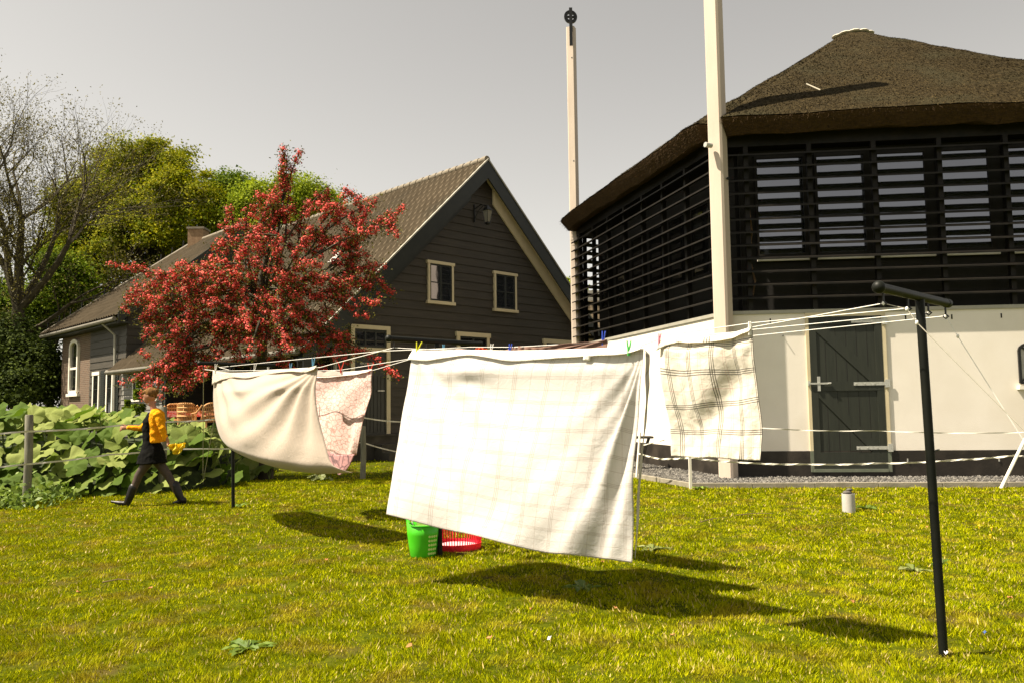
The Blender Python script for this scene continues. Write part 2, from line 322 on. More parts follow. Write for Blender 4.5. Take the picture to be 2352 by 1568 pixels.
# loose stones on it
P = []
for i in range(9000):
    if i % 3: u = random.uniform(0, 7.5); w = random.uniform(.1, 2.2); c = KC + kd1*u + Vector((-kd1.y, kd1.x, 0))*w
    else: u = random.uniform(0, 9); w = random.uniform(.1, 2.2); c = KC + kd2*u - Vector((-kd2.y, kd2.x, 0))*w
    P.append((c.x, c.y, .05))
P = np.array(P); n = len(P); s = rng.uniform(.012, .034, n)[:,None]
oct_ = np.array([(1,0,0), (0,1,0), (-1,0,0), (0,-1,0), (0,0,.7), (0,0,-.7)]); F8 = [(0,1,4), (1,2,4), (2,3,4), (3,0,4), (1,0,5), (2,1,5), (3,2,5), (0,3,5)]
q = (oct_[None]*(1+rng.uniform(-.35,.35,(n,6,1))))*s[:,:,None] + P[:,None,:] + rng.uniform(-.004,.006,(n,1,3))
me = bpy.data.meshes.new('gravel_stones'); vv = q.reshape(-1,3); ff = (np.array(F8)[None] + (np.arange(n)*6)[:,None,None]).reshape(-1,3)
me.from_pydata(vv.tolist(), [], ff.tolist()); tag(put('loose_gravel', me, M['stone']), 'grey loose gravel between the kerb and the barn wall', 'gravel', kind='stuff')
# grass blades
def kerb_ok(x, y):
    v1x, v1y = x-KC.x, y-KC.y
    a = kd1.x*v1y - kd1.y*v1x; c = kd2.x*v1y - kd2.y*v1x
    return ~((a > -.02) & (c < .02))
_g = np.random.default_rng(3).random((256,256))
def vn(X, Y, sc, o=0):
    x = X/sc+o*17.3+500; y = Y/sc+o*9.1+500; xi = np.floor(x).astype(int); yi = np.floor(y).astype(int); fx_ = x-xi; fy_ = y-yi; fx_ = fx_*fx_*(3-2*fx_); fy_ = fy_*fy_*(3-2*fy_)
    a = _g[xi%256, yi%256]; b_ = _g[(xi+1)%256, yi%256]; c = _g[xi%256, (yi+1)%256]; d = _g[(xi+1)%256, (yi+1)%256]
    return (a*(1-fx_)+b_*fx_)*(1-fy_)+(c*(1-fx_)+d*fx_)*fy_
def grass(N, y0, y1, hh, ww, pw, bare=.25):
    u = rng.random(N); Y = (y0**(1-pw) + u*(y1**(1-pw)-y0**(1-pw)))**(1/(1-pw)); X = rng.uniform(-.74, .74, N)*Y + rng.uniform(-1,1,N)*.8
    f1, f2, f3 = vn(X,Y,.11), vn(X,Y,.38,1), vn(X,Y,1.5,2)
    ok = kerb_ok(X, Y) & (rng.random(N) < 1.25*f1**.7*(1-bare*smooth(.62,.85,f2))*(1-.35*smooth(.55,.9,f3))+.08)
    X, Y, f1, f2, f3 = X[ok], Y[ok], f1[ok], f2[ok], f3[ok]; n = len(X)
    h = rng.uniform(.45, 1.3, n)**1.3*hh*(.35+1.0*f1)*(.7+.5*f2); w = ww*Y**.9*rng.uniform(.7,1.3,n); az = rng.uniform(0, 2*np.pi, n); ln = rng.uniform(.1, 1.0, n)*h
    la = vn(X,Y,.25,5)*9 + rng.normal(size=n)*1.2; dx, dy = np.cos(az)*w, np.sin(az)*w
    z0 = np.full(n, -.004)
    return np.stack([np.stack([X-dx, Y-dy, z0], 1), np.stack([X+dx, Y+dy, z0], 1), np.stack([X+np.cos(la)*ln, Y+np.sin(la)*ln, h*.85], 1)], 1)
def smooth(a, b_, x): t = np.clip((x-a)/(b_-a), 0, 1); return t*t*(3-2*t)
V = np.concatenate([grass(1000000, 2.5, 17, .031, .00095, 1.0001), grass(60000, 12, 30, .05, .0013, 1.1)])
tag(put('lawn_grass', np_mesh('lawn_grass', V, 3), M['grass']), 'short sunlit yellow green grass covering the lawn', 'grass', kind='stuff')
V = grass(42000, 2.5, 15, .035, .0012, 1.1, -.6); tag(put('dry_grass_clippings', np_mesh('dry', V, 3), M['straw']), 'pale dry grass clippings strewn over the lawn', 'grass clippings', kind='stuff')

# ================================================================== BARN
bd = Vector((math.cos(R(-6.3)), math.sin(R(-6.3)), 0)); ad = Vector((-.2530, .9675, 0)); C1 = Vector((4.208, 15.888, 0)); SL = 8.85
bn = Vector((bd.y, -bd.x, 0)); bd0 = Vector((.9983,-.0583,0)); an = Vector((-.9675, -.2530, 0))
def rot(v, a): return Vector((v.x*math.cos(a)-v.y*math.sin(a), v.x*math.sin(a)+v.y*math.cos(a), 0))
CTR = C1 + (ad+bd0).normalized()*(SL/2/math.sin(R(36)))
PV = [CTR + rot(C1-CTR, R(72)*k) for k in range(5)]         # 0=C1, 1=right, 2.., 4=C2
C2 = PV[4]; PV[1] = C1 + bd*SL
def penta(inset, z): return [CTR + (p-CTR)*(1-inset/(SL/2/math.tan(R(36)))) + Vector((0,0,z)) for p in PV]
FB = Fr(C1, bd, bn); FA = Fr(C1, ad, an); FC = Fr(C2, PV[3]-C2, rot(an, -R(72)))
barn = thing('round_barn', 'five sided white barn with black louvres and a thatched roof', 'barn', (CTR.x, CTR.y, 0))
def prism(ins, z0, z1, ins1=None):
    q = MB(); a = penta(ins, z0); c = penta(ins if ins1 is None else ins1, z1); q.add(a+c, [(4,3,2,1,0), (5,6,7,8,9)] + [(i, (i+1)%5, (i+1)%5+5, i+5) for i in range(5)]); return q
prism(0, .545, 3.22).build('plaster_wall', M['white'], barn); prism(-.012, -.05, .545).build('plinth', M['plinth'], barn)
prism(-.03, 3.22, 3.29).build('wall_coping', M['flash'], barn)
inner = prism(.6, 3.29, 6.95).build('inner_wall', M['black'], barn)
prism(.02, 6.62, 6.98).build('eave_beam', M['slat'], barn)
# louvres
def louvre(fr, L, z0, n, pitch, name):
    q = MB(); t = math.radians(20)
    for k in range(n):
        z = z0 + pitch*k; w = .085
        pts = [(.06-w*math.cos(t)-.0, z+w*math.sin(t)*.9), (.06+w*math.cos(t), z-w*math.sin(t)*.9)]
        (o0, za), (o1, zb) = pts; h = .016
        q.hexa([fr.p(.05,zb-h,o1), fr.p(L-.05,zb-h,o1), fr.p(L-.05,za-h,o0), fr.p(.05,za-h,o0), fr.p(.05,zb+h,o1), fr.p(L-.05,zb+h,o1), fr.p(L-.05,za+h,o0), fr.p(.05,za+h,o0)])
    q.build(name, M['slat'], barn)
louvre(FB, SL, 3.55, 12, .262, 'louvre_screen'); louvre(FA, SL, 3.55, 12, .262, 'louvre_screen'); louvre(FC, SL, 3.55, 12, .262, 'louvre_screen')
for fr in (FB, FA, FC):
    for k in range(8):
        s = .54 + 1.232*k if fr is FB else .35+1.16*k
        if s < SL-.1: MB().fb(fr, s-.045, s+.045, 3.29, 6.62, -.1, .0).build('mullion', M['slat'], barn)
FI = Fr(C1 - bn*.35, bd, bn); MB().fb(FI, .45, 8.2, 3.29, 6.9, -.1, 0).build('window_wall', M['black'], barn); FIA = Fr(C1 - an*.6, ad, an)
for s0, s1 in ((.81,1.71), (1.99,2.9), (3.17,4.06), (4.34,5.26), (5.58,6.5)):
    w = MB(); w.fb(FI, s0-.05, s1+.05, 4.42, 4.47, .0, .05); w.fb(FI, s0-.05, s1+.05, 6.44, 6.5, .0, .05); w.fb(FI, s0-.05, s0, 4.47, 6.44, .0, .05); w.fb(FI, s1, s1+.05, 4.47, 6.44, .0, .05)
    wo_ = w.build('window', M['slat'], barn)
    MB().fb(FI, s0, s1, 4.47, 6.44, .0, .02).build('pane', M['glassb'], wo_); MB().fb(FI, s0-.06, s1+.12, 4.32, 4.355, .05, .1).build('sill', M['whitep'], wo_)
for k in range(6):
    s0 = 1.5+k*1.16
    w = MB(); w.fb(FIA, s0-.05, s0+.85, 4.3, 4.36, 0, .05); w.fb(FIA, s0-.05, s0+.85, 5.9, 5.96, 0, .05); w.fb(FIA, s0-.05, s0, 4.36, 5.9, 0, .05); w.fb(FIA, s0+.8, s0+.85, 4.36, 5.9, 0, .05)
    wo_ = w.build('window', M['slat'], barn); MB().fb(FIA, s0, s0+.8, 4.36, 5.9, 0, .02).build('pane', M['glassd'], wo_)
# wall slits, nail
for s in (.9, 4.35-.9, 4.3, 5.2, 6.1): MB().fb(FB, s-.012, s+.012, 3.04, 3.13, -.01, .006).build('wall_slit', M['black'], barn)
MB().tube([FB.p(1.13, 2.78, 0), FB.p(1.12, 2.79, .07)], .008, 6).build('nail', M['iron'], barn)
for s in (3.35, 5.0): MB().fb(FB, s-.008, s+.008, .33, .39, .01, .03).build('drain_pin', M['zinc'], barn)
# door
fx = MB(); fx.fb(FB, 1.56, 1.62, .545, 3.22, .0, .03); fx.fb(FB, 2.985, 3.06, .545, 3.22, .0, .03); fx.fb(FB, 1.62, 2.985, 3.14, 3.22, .0, .03)
dr = MB().fb(FB, 1.62, 2.985, .2, 3.14, -.01, .012).build('door', M['door'], barn)
fx.build('frame', M['cream'], dr); fx = MB(); fx.fb(FB, 1.56, 1.62, .14, .545, .0, .032); fx.fb(FB, 2.985, 3.06, .14, .545, .0, .032); fx.fb(FB, 1.62, 2.985, .14, .2, .0, .05); fx.build('threshold', pm('moss_grey', (.1,.12,.08), (.14,.15,.11)), dr)
q = MB()
for k in range(1, 6): s = 1.72 + (2.9-1.72)*k/6; q.fb(FB, s-.004, s+.004, .45, 3.0, .0, .0145)
q.build('plank_groove', M['black'], dr)
q = MB(); q.fb(FB, 1.62, 2.985, .2, .52, .0, .035); q.fb(FB, 1.62, 1.75, .2, 3.14, .0, .034); q.fb(FB, 2.85, 2.985, .2, 3.14, .0, .034); q.fb(FB, 1.62, 2.985, 1.7, 1.88, .0, .036); q.fb(FB, 1.62, 2.985, 2.98, 3.14, .0, .035)
q.fpoly(FB, [(1.75,2.98), (1.9,2.98), (2.85,2.0), (2.85,1.88), (2.72,1.88), (1.75,2.86)], .0, .031); q.fpoly(FB, [(1.75,1.7), (1.9,1.7), (2.85,.62), (2.85,.52), (2.72,.52), (1.75,1.58)], .0, .031)
q.build('ledge_and_brace', M['door'], dr)
for z in (3.04, 1.83, .6):
    h = MB().fb(FB, 2.42, 3.02, z-.032, z+.032, .036, .046); h.fb(FB, 3.0, 3.09, z-.075, z+.075, .034, .05)
    for s in (2.46, 2.62, 2.8): h.tube([FB.p(s, z, .045), FB.p(s, z, .054)], .012, 8)
    h.build('hinge', M['zinc'], dr)
h = MB().fb(FB, 1.74, 1.79, 1.7, 1.98, .036, .06); h.fb(FB, 1.57, 1.98, 1.83, 1.862, .05, .065); h.tube([FB.p(1.93,1.846,.065), FB.p(1.99,1.85,.068)], .014, 8); h.fb(FB, 1.56, 1.6, 1.8, 1.9, .03, .05)
h.build('latch', M['zinc'], dr)
# arched iron window
WC = 5.76; pts = [(WC-.29,1.8), (WC+.29,1.8), (WC+.29,2.42)] + [(WC+.29*math.cos(a), 2.42+.14*math.sin(a)) for a in [R(t) for t in range(20, 180, 20)]] + [(WC-.29,2.42)]
win = MB().fpoly(FB, pts, 0, .012).build('arched_window', pm('frosted_glass', (.36,.35,.31), (.45,.43,.38), rough=.3), barn)
q = MB()
for i in range(len(pts)): a, c = pts[i], pts[(i+1)%len(pts)]; q.bar(FB.p(*a, .02), FB.p(*c, .02), .045, .04, FB.n)
ip = [(WC-.13,1.98), (WC+.13,1.98), (WC+.13,2.38), (WC-.13,2.38)]
for i in range(4): q.bar(FB.p(*ip[i], .02), FB.p(*ip[(i+1)%4], .02), .028, .03, FB.n)
for a, c in zip(ip, ((WC-.29,1.8), (WC+.29,1.8), (WC+.26,2.5), (WC-.26,2.5))): q.bar(FB.p(*a, .02), FB.p(*c, .02), .028, .03, FB.n)
q.build('frame', M['iron'], win); MB().fb(FB, WC-.36, WC+.36, 1.68, 1.745, .0, .11).build('sill', M['whitep'], win)
# corner posts
def cpost(c, w, top, base, diag, tilt=0):
    q = MB(); dirv = (c-CTR).normalized(); sd_ = Vector((-dirv.y, dirv.x, 0)); ch = w*.13
    if diag: dirv = -bn.copy(); sd_ = bd.copy()
    sec = [(-w/2+ch,-w/2), (w/2-ch,-w/2), (w/2,-w/2+ch), (w/2,w/2-ch), (w/2-ch,w/2), (-w/2+ch,w/2), (-w/2,w/2-ch), (-w/2,-w/2+ch)]
    v = [c + sd_*x + dirv*y + Vector((0,0,z)) for z in (base, top) for x, y in sec]
    q.add(v, [tuple(range(7,-1,-1)), tuple(range(8,16))] + [(i, (i+1)%8, (i+1)%8+8, i+8) for i in range(8)]); return q
pc1 = C1 + (C1-CTR).normalized()*.24; pc2 = C2 + (C2-CTR).normalized()*.2
pc1 = pc1 + Vector((.1,0,0)); p1 = cpost(pc1, .3, 14.0, 0, False).build('corner_post', M['post'], barn)
pc2 = pc2 + Vector((.2,0,0)); p2 = cpost(pc2, .26, 13.32, 0, False).build('corner_post', M['post'], barn)
for k in (1, 2, 3): cpost(PV[k] + (PV[k]-CTR).normalized()*.24, .3, 8.6, 0, False).build('corner_post', M['post'], barn)
for z in (12.6, 5.9): MB().ball(pc1 + bn*.1 + bd*.16 + Vector((0,0,z)), .03).build('bolt', M['iron'], p1)
MB().tube([pc1 + an*.16 + bn*.12 + Vector((0,0,6.55)), pc1 + an*.30 + bn*.16 + Vector((0,0,6.55))], .05, 10).build('bolt', M['zinc'], p1)
for z in (12.3, 9.0): MB().ball(pc2 + Vector((.0,-.13,z)), .025).build('bolt', M['iron'], p2)
# pulley on the far post
pw = pc2 + Vector((-.02,-.16,13.6)); ax = Vector((1,.15,0)).normalized()
q = MB(); n = 28
for r0, r1, hw in ((.115,.21,.035),):
    ring = []
    for i in range(n):
        a = 2*math.pi*i/n; e = ax*math.cos(a) + Vector((0,0,1))*math.sin(a); yv = Vector((0,1,0))
        ring += [pw+e*r0-yv*hw, pw+e*r1-yv*hw, pw+e*r1+yv*hw, pw+e*r0+yv*hw]
    q.add(ring, [(i*4+j, i*4+(j+1)%4, ((i+1)%n)*4+(j+1)%4, ((i+1)%n)*4+j) for i in range(n) for j in range(4)])
for i in range(4):
    a = math.pi/2*i; e = ax*math.cos(a) + Vector((0,0,1))*math.sin(a); q.bar(pw+e*.03, pw+e*.18, .06, .05, Vector((0,1,0)))
q.tube([pw-Vector((0,.05,0)), pw+Vector((0,.05,0))], .05, 12)
pu = q.build('pulley', M['iron'], p2); MB().bar(pw+Vector((.0,-.06,.27)), pw+Vector((.0,-.06,-.95)), .1, .05, Vector((0,1,0))).build('pulley_bracket', M['iron'], pu)
# thatched roof
def roof_outline(ov, notch):
    pts = []
    for k in range(5):
        a, c = PV[k], PV[(k+1)%5]; d = (c-a).normalized(); nrm = Vector((d.y, -d.x, 0))
        m_ = 22
        for i in range(m_+1):
            t = i/m_; s = -notch + t*(SL+2*notch); rd = min(s+notch, SL+notch-s); o = ov - .10*math.exp(-(rd/.18)**2)
            pts.append(a + d*s + nrm*o)
        nxt = PV[(k+1)%5]; pts.append(nxt + (nxt-CTR).normalized()*.02)
    return pts
OUT = roof_outline(.55, -.02); APX = 11.52; AC = CTR + Vector((.55,-.1,0)); nO = len(OUT)
def rz(i, t):
    o = OUT[i]; z = 7.18 + (APX-7.18)*(t - .012*math.sin(math.pi*t)); return z
vs = []; rings = 34
for j in range(rings+1):
    t = j/rings
    for i, o in enumerate(OUT):
        e = AC + (o-CTR).normalized()*.42; hip = (i % 24) == 23
        oo = o if not hip else o
        p = oo.lerp(e, t); z = rz(i, t) - (.10*(1-t)**6)
        if hip and t == 0: p = p.copy()
        z += .05*noise.noise(Vector((p.x*.9, p.y*.9, t*3))) + .02*noise.noise(Vector((p.x*5, p.y*5, t*20)))
        vs.append((p.x, p.y, z))
fs = [(j*nO+i, j*nO+(i+1)%nO, (j+1)*nO+(i+1)%nO, (j+1)*nO+i) for j in range(rings) for i in range(nO)]
fs.append(tuple(rings*nO+i for i in range(nO)))
rf = MB().add(vs, fs).build('thatched_roof', M['thatch'], barn, smooth=True)
vs2 = [Vector(v) for v in vs[:nO]]
e1 = [v + Vector((0,0,-.02)) for v in vs2]; e2 = [v + (CTR-v).to_2d().normalized().to_3d()*(.24+.04*noise.noise(v*3)) + Vector((0,0,-.31+.05*noise.noise(v*2.5))) for v in vs2]; e3 = [Vector((p.x, p.y, 6.9)) for p in [CTR + (o-CTR)*.90 for o in OUT]]
q = MB(); q.add(e1+e2+e3, [(j*nO+(i+1)%nO, j*nO+i, (j+1)*nO+i, (j+1)*nO+(i+1)%nO) for j in range(2) for i in range(nO)]); q.build('thatch_eave', M['reed'], rf, smooth=True)
# reed stubble on the visible slopes
L = []; V3 = np.array(vs).reshape(rings+1, nO, 3)
nS = 130000; ii = rng.random(nS)*nO; jj = (1-np.sqrt(1-rng.random(nS)*.999))*rings
i0 = ii.astype(int) % nO; i1 = (i0+1) % nO; j0 = np.minimum(jj.astype(int), rings-1); fu = (ii-np.floor(ii))[:,None]; fv = (jj-j0)[:,None]
Pp = (V3[j0,i0]*(1-fu)+V3[j0,i1]*fu)*(1-fv) + (V3[j0+1,i0]*(1-fu)+V3[j0+1,i1]*fu)*fv
dn = V3[j0,i0]-V3[j0+1,i0]; dn /= np.linalg.norm(dn, axis=1, keepdims=True); sdv = np.cross(dn, [0,0,1.]); sdv /= np.linalg.norm(sdv, axis=1, keepdims=True)+1e-9; nn = np.cross(sdv, dn); nn *= np.sign(nn[:,2:3])
ln = rng.uniform(.025, .07, (nS,1)); w = rng.uniform(.004, .008, (nS,1)); lift = rng.uniform(.002, .014, (nS,1)); jit = rng.normal(size=(nS,3))*.006
st = np.stack([Pp-sdv*w, Pp+sdv*w, Pp+sdv*w*.6+dn*ln+nn*lift+jit, Pp-sdv*w*.6+dn*ln+nn*lift+jit], 1)
put('thatch_reeds', np_mesh('reeds', st, 4), M['thatchs'], rf)
nE = 16000; ei = rng.integers(0, nO, nE); ef = rng.random((nE,1)); et = rng.random((nE,1))
E1 = np.array([tuple(v) for v in e1]); E2 = np.array([tuple(v) for v in e2]); ej = (ei+1) % nO
pe = (E1[ei]*(1-ef)+E1[ej]*ef)*(1-et) + (E2[ei]*(1-ef)+E2[ej]*ef)*et
oe = pe-np.array(CTR); oe[:,2] = 0; oe /= np.linalg.norm(oe, axis=1, keepdims=True); de = oe*.8 + np.array([0,0,-.55]) + rng.normal(size=(nE,3))*.25; se = np.cross(oe, [0,0,1.])*.004
Le = rng.uniform(.02,.075,(nE,1)); put('eave_reeds', np_mesh('er', np.stack([pe-se, pe+se, pe+de*Le+se*.5, pe+de*Le-se*.5], 1), 4), M['reed'], rf)
q = MB()
for k in range(7):
    a = R(-160+k*28); c = AC + Vector((math.cos(a)*.45, math.sin(a)*.45, APX-.02)); q.ball(c, .15, 10, 6, (1.2,1.2,.35))
q.lathe([(.5,0), (.42,.08), (.2,.12), (.05,.13)], (AC.x, AC.y, APX-.03), 20); q.build('ridge_cap', M['cap'], rf, smooth=True)
MB().bar(at(1852,193,15.42), at(1884,207,15.28), .018, .02).build('loose_reed', M['cap'], rf)
# small bench by the barn's left side
bc = at(1478, 1003, 18.2); bt = thing('garden_bench', 'small dark bench standing against the barn behind the white sheet', 'bench', (bc.x, bc.y, 0))
MB().box(bc.x-.7, bc.x+.2, bc.y-.18, bc.y+.2, bc.z-.025, bc.z+.025).build('seat', M['lowwall'], bt, bevel=.01)
for sx_ in (-.6, .02): 
    q = MB(); q.bar((bc.x+sx_+.1, bc.y, bc.z-.02), (bc.x+sx_-.15, bc.y, 0), .06, .05, Vector((0,1,0))); q.build('leg', M['lowwall'], bt)

# ================================================================== FARMHOUSE
gd = Vector((.7186, .6954, 0)); rd = Vector((-.6954, .7186, 0)); D0 = Vector((-3.691, 24.0, 0)); gn = -rd
FG = Fr(D0, gd, gn); AP = 3.74; ZR = 9.62; SLP = .965
farm = thing('farmhouse', 'dark timber clad farmhouse with a tall gable and pantile roof', 'house', (D0.x, D0.y, 0))
def hz(s): return ZR - SLP*abs(s-AP)
def boards(fr, z0, z1, h, lim, m, name, parent, o=0.0, gaps=()):
    q = MB(); z = z0
    while z < z1-.02:
        zt = min(z+h, z1); a0, a1 = lim(z); c0, c1 = lim(zt)
        v = [fr.p(a0,z,o+.035), fr.p(a1,z,o+.035), fr.p(c1,zt,o+.006), fr.p(c0,zt,o+.006), fr.p(a0,z,o-.05), fr.p(a1,z,o-.05), fr.p(c1,zt,o-.05), fr.p(c0,zt,o-.05)]
        q.add(v, [(0,1,2,3), (5,4,7,6), (4,5,1,0), (4,0,3,7), (1,5,6,2)]); z = zt
    return q.build(name, m, parent)
def glim(z):
    k = (ZR-.15-z)/SLP; return (max(AP-k, -1.95), min(AP+k, AP+6.3))
boards(FG, .45, ZR-.2, .268, glim, M['board'], 'gable_wall', farm)
MB().fb(FG, -1.95, AP+6.3, -.1, .45, -.1, .05).build('footing', M['lowwall'], farm)
# tile roofs as relief
def tile_roof(P0, along, upv, L, H, name, parent, m=None, cw=.3, rh=.4, amp=.085, clip=None):
    nx = int(L/cw)*5; ny = int(H/rh)*3; nrm = along.cross(upv); nrm = nrm if nrm.z > 0 else -nrm; vv = []; 
    for j in range(ny+1):
        y = H*j/ny; r = (y/rh) % 1; jit = random.uniform(-.004,.004)
        for i in range(nx+1):
            x = L*i/nx; x2 = x + .0
            ph = (x/cw) % 1; wv = amp*(.15, 1, .85, .5, .25)[int(ph*5+.5) % 5]
            hgt = wv + .05*(1-r) + .012*noise.noise(Vector((int(x/cw)*3.1, int(y/rh)*1.7, 0)))
            vv.append(P0 + along*x2 + upv*(y+jit) + nrm*hgt)
    ff = [(j*(nx+1)+i, j*(nx+1)+i+1, (j+1)*(nx+1)+i+1, (j+1)*(nx+1)+i) for j in range(ny) for i in range(nx)]
    if clip: ff = [f_ for f_ in ff if clip((vv[f_[0]]+vv[f_[2]])/2)]
    q = MB(); q.add(vv, ff); return q.build(name, m or M['tile'], parent)
sl = Vector((gd.x, gd.y, SLP)).normalized(); sr = Vector((-gd.x, -gd.y, SLP)).normalized()
EL = AP+3.12; Hs = EL*math.sqrt(1+SLP**2)
T0 = -.38
eL = FG.p(-3.12, ZR-SLP*EL, 0) + rd*T0; tile_roof(eL, rd, sl, 15.4, Hs, 'roof', farm)
eR = FG.p(AP+EL, ZR-SLP*EL, 0) + rd*T0; rr = tile_roof(eR, rd, sr, 15.4, Hs, 'roof', farm)
rc = MB()
for k in range(40):
    c = FG.p(AP, ZR+.06) + rd*(T0+k*.38+.02); rc.tube([c, c+rd*.2+Vector((0,0,.012)), c+rd*.385], [.13,.12,.105], 10)
rc.build('ridge_cap', M['tile2'], rr, smooth=True)
# bargeboards and soffits
for sgn in (-1, 1):
    xe = EL-.06 
    def bp(x, dz, t): return FG.p(AP+sgn*x, ZR-SLP*x+dz) + rd*t
    q = MB(); a0, a1 = bp(0,.03,T0-.02), bp(xe,.03,T0-.02); c0, c1 = bp(0,-.58,T0-.02), bp(xe,-.58,T0-.02); w = rd*.05
    q.hexa([c0, c1, c1+w, c0+w, a0, a1, a1+w, a0+w]); bg_ = q.build('bargeboard', M['barge'], farm)
    q = MB(); q.hexa([bp(0,.03,T0-.05), bp(xe,.03,T0-.05), bp(xe,.03,T0+.06), bp(0,.03,T0+.06), bp(0,.09,T0-.05), bp(xe,.09,T0-.05), bp(xe,.09,T0+.06), bp(0,.09,T0+.06)]); q.build('verge_trim', M['flash'], bg_)
    q = MB(); q.hexa([bp(0,-.3,T0+.04), bp(xe,-.3,T0+.04), bp(xe,-.3,.04), bp(0,-.3,.04), bp(0,-.22,T0+.04), bp(xe,-.22,T0+.04), bp(xe,-.22,.04), bp(0,-.22,.04)])
    q.hexa([bp(.5,-.85,-.10), bp(xe,-.85,-.10), bp(xe,-.85,-.04), bp(.5,-.85,-.04), bp(.5,-.3,-.10), bp(xe,-.3,-.10), bp(xe,-.3,-.04), bp(.5,-.3,-.04)])
    q.build('soffit_board', M['cream'] if sgn > 0 else M['barge'], bg_)
def casement(fr, s0, s1, z0, z1, parent, o=.04, fw_=.075, panes=(2,2), mf='cream', mg='glass', sill=True, name='window', mb='barge', only_top=False):
    q = MB(); q.fb(fr, s0, s0+fw_, z0, z1, o-.06, o+.05); q.fb(fr, s1-fw_, s1, z0, z1, o-.06, o+.05); q.fb(fr, s0-.04, s1+.04, z1-fw_, z1+.02, o-.06, o+.065)
    if sill: q.fb(fr, s0-.05, s1+.05, z0-.03, z0+fw_*.9, o-.06, o+.08)
    w = q.build(name, M[mf], parent); q = MB(); a0, a1, c0, c1 = s0+fw_, s1-fw_, z0+(fw_ if sill else 0), z1-fw_
    bw = .05
    q.fb(fr, a0, a0+bw, c0, c1, o-.05, o+.03); q.fb(fr, a1-bw, a1, c0, c1, o-.05, o+.03); q.fb(fr, a0+bw, a1-bw, c1-bw, c1, o-.05, o+.03); q.fb(fr, a0+bw, a1-bw, c0, c0+bw, o-.05, o+.03)
    for i in range(1, panes[0]): s = a0+(a1-a0)*i/panes[0]; q.fb(fr, s-bw*.8, s+bw*.8, c0+bw, c1-bw, o-.05, o+.028)
    for i in range(1, panes[1]): z = c0+(c1-c0)*i/panes[1]; q.fb(fr, a0+bw, a1-bw, z-.015, z+.015, o-.05, o+.025)
    q.build('sash', M[mb], w); MB().fb(fr, a0+.01, a1-.01, c0+.01, c1-.01, o-.045, o+.008).build('pane', M[mg], w)
    return w
casement(FG, 1.44, 2.48, 4.72, 6.04, farm); casement(FG, 4.27, 5.32, 4.68, 6.0, farm)
# door with transom
q = MB(); q.fb(FG, -1.37, -1.24, .68, 3.87, -.02, .09); q.fb(FG, -.13, .0, .68, 3.87, -.02, .09); q.fb(FG, -1.24, -.13, 3.75, 3.87, -.02, .09); q.fb(FG, -1.24, -.13, 3.1, 3.22, -.02, .085)
df = q.build('door', M['cream'], farm)
MB().fb(FG, -1.24, -.13, .68, 3.1, -.02, .045).build('leaf', M['barge'], df)
q = MB()
for k in range(9): q.fb(FG, -1.2+k*.125, -1.185+k*.125, .75, 2.4, .04, .05)
q.build('plank_groove', M['black'], df); MB().fb(FG, -.45, -.22, 1.95, 1.98, .05, .1).build('handle', M['zinc'], df)
MB().fb(FG, -1.05, -.6, 2.73, 2.78, .045, .06).build('letter_plate', M['flash'], df)
q = MB(); q.fb(FG, -1.24, -.13, 3.22, 3.28, 0, .06); q.fb(FG, -1.24, -.13, 3.69, 3.75, 0, .06)
for s in (-1.24, -.89, -.53, -.19): q.fb(FG, s, s+.055, 3.28, 3.69, 0, .06)
q.build('transom_bar', M['barge'], df); MB().fb(FG, -1.22, -.15, 3.25, 3.72, 0, .03).build('pane', M['glass'], df)
casement(FG, 2.61, 4.02, 1.6, 3.85, farm, fw_=.12, mg='glassd'); casement(FG, 6.65, 8.05, 1.6, 3.82, farm, fw_=.12, mg='glassd')
# wall lantern
lt = MB(); lc = FG.p(3.55, 7.9, .55); wl = FG.p(3.42, 7.9, .05)
lt.bar(FG.p(3.42,7.55,.05), FG.p(3.42,8.15,.05), .05, .03, FG.d); lt.tube([FG.p(3.42,8.0,.05), FG.p(3.5,8.12,.3), lc+Vector((0,0,.12))], .018, 6); lt.tube([FG.p(3.42,7.65,.05), FG.p(3.45,7.95,.25), FG.p(3.5,8.05,.4)], .014, 6)
lt.lathe([(.03,.16), (.17,.0), (.2,-.02)], tuple(lc), 4); 
for a in range(4):
    t = math.pi/2*a; e = Vector((math.cos(t), math.sin(t), 0)); lt.bar(lc+e*.17, lc+e*.09+Vector((0,0,-.42)), .016, .016)
lt.lathe([(.1,-.42), (.1,-.45), (.03,-.5)], tuple(lc), 4); la = lt.build('wall_lantern', M['iron'], farm)
MB().lathe([(.155,-.02), (.085,-.4)], tuple(lc), 4).build('lantern_glass', pm('lantern_glass', (.2,.19,.15), rough=.15), la)
# eave gutter, fascia, left annex walls
MB().tube([FG.p(-3.24, 3.0) + rd*T0, FG.p(-3.24, 3.0) + rd*15.0], .075, 8).build('gutter', M['gutter'], farm)
for k in range(16): c = FG.p(-2.95, 2.98) + rd*(k+.2); MB().bar(c+gd*.35, c-gd*.2, .07, .1).build('rafter_end', M['cream'], farm)
FL = Fr(D0 + gd*-2.62, rd, -gd)
boards(FL, .3, 3.25, .2, lambda z: (10.6, 15.0), M['boardg'], 'annex_wall', farm)
FLs = Fr(D0 + gd*-2.62 + rd*10.6, gd, -rd); boards(FLs, .3, 3.6, .2, lambda z: (0, 2.2), M['board'], 'annex_wall', farm)
w0 = FL
for s in (12.75, 10.95): casement(FL, s, s+.8, 1.85, 2.8, farm, fw_=.07, panes=(1,1), mf='whitep', mg='glassd')
FP = Fr(D0 + gd*-.6, rd, -gd); boards(FP, .6, 5.2, .25, lambda z: (.0, 10.7), M['black'], 'porch_wall', farm)
for s in (9.0, 7.6, 6.2, 4.9): MB().fb(FP, s, s+.06, .68, 3.0, 0, .06).build('door_jamb', M['flash'], farm)
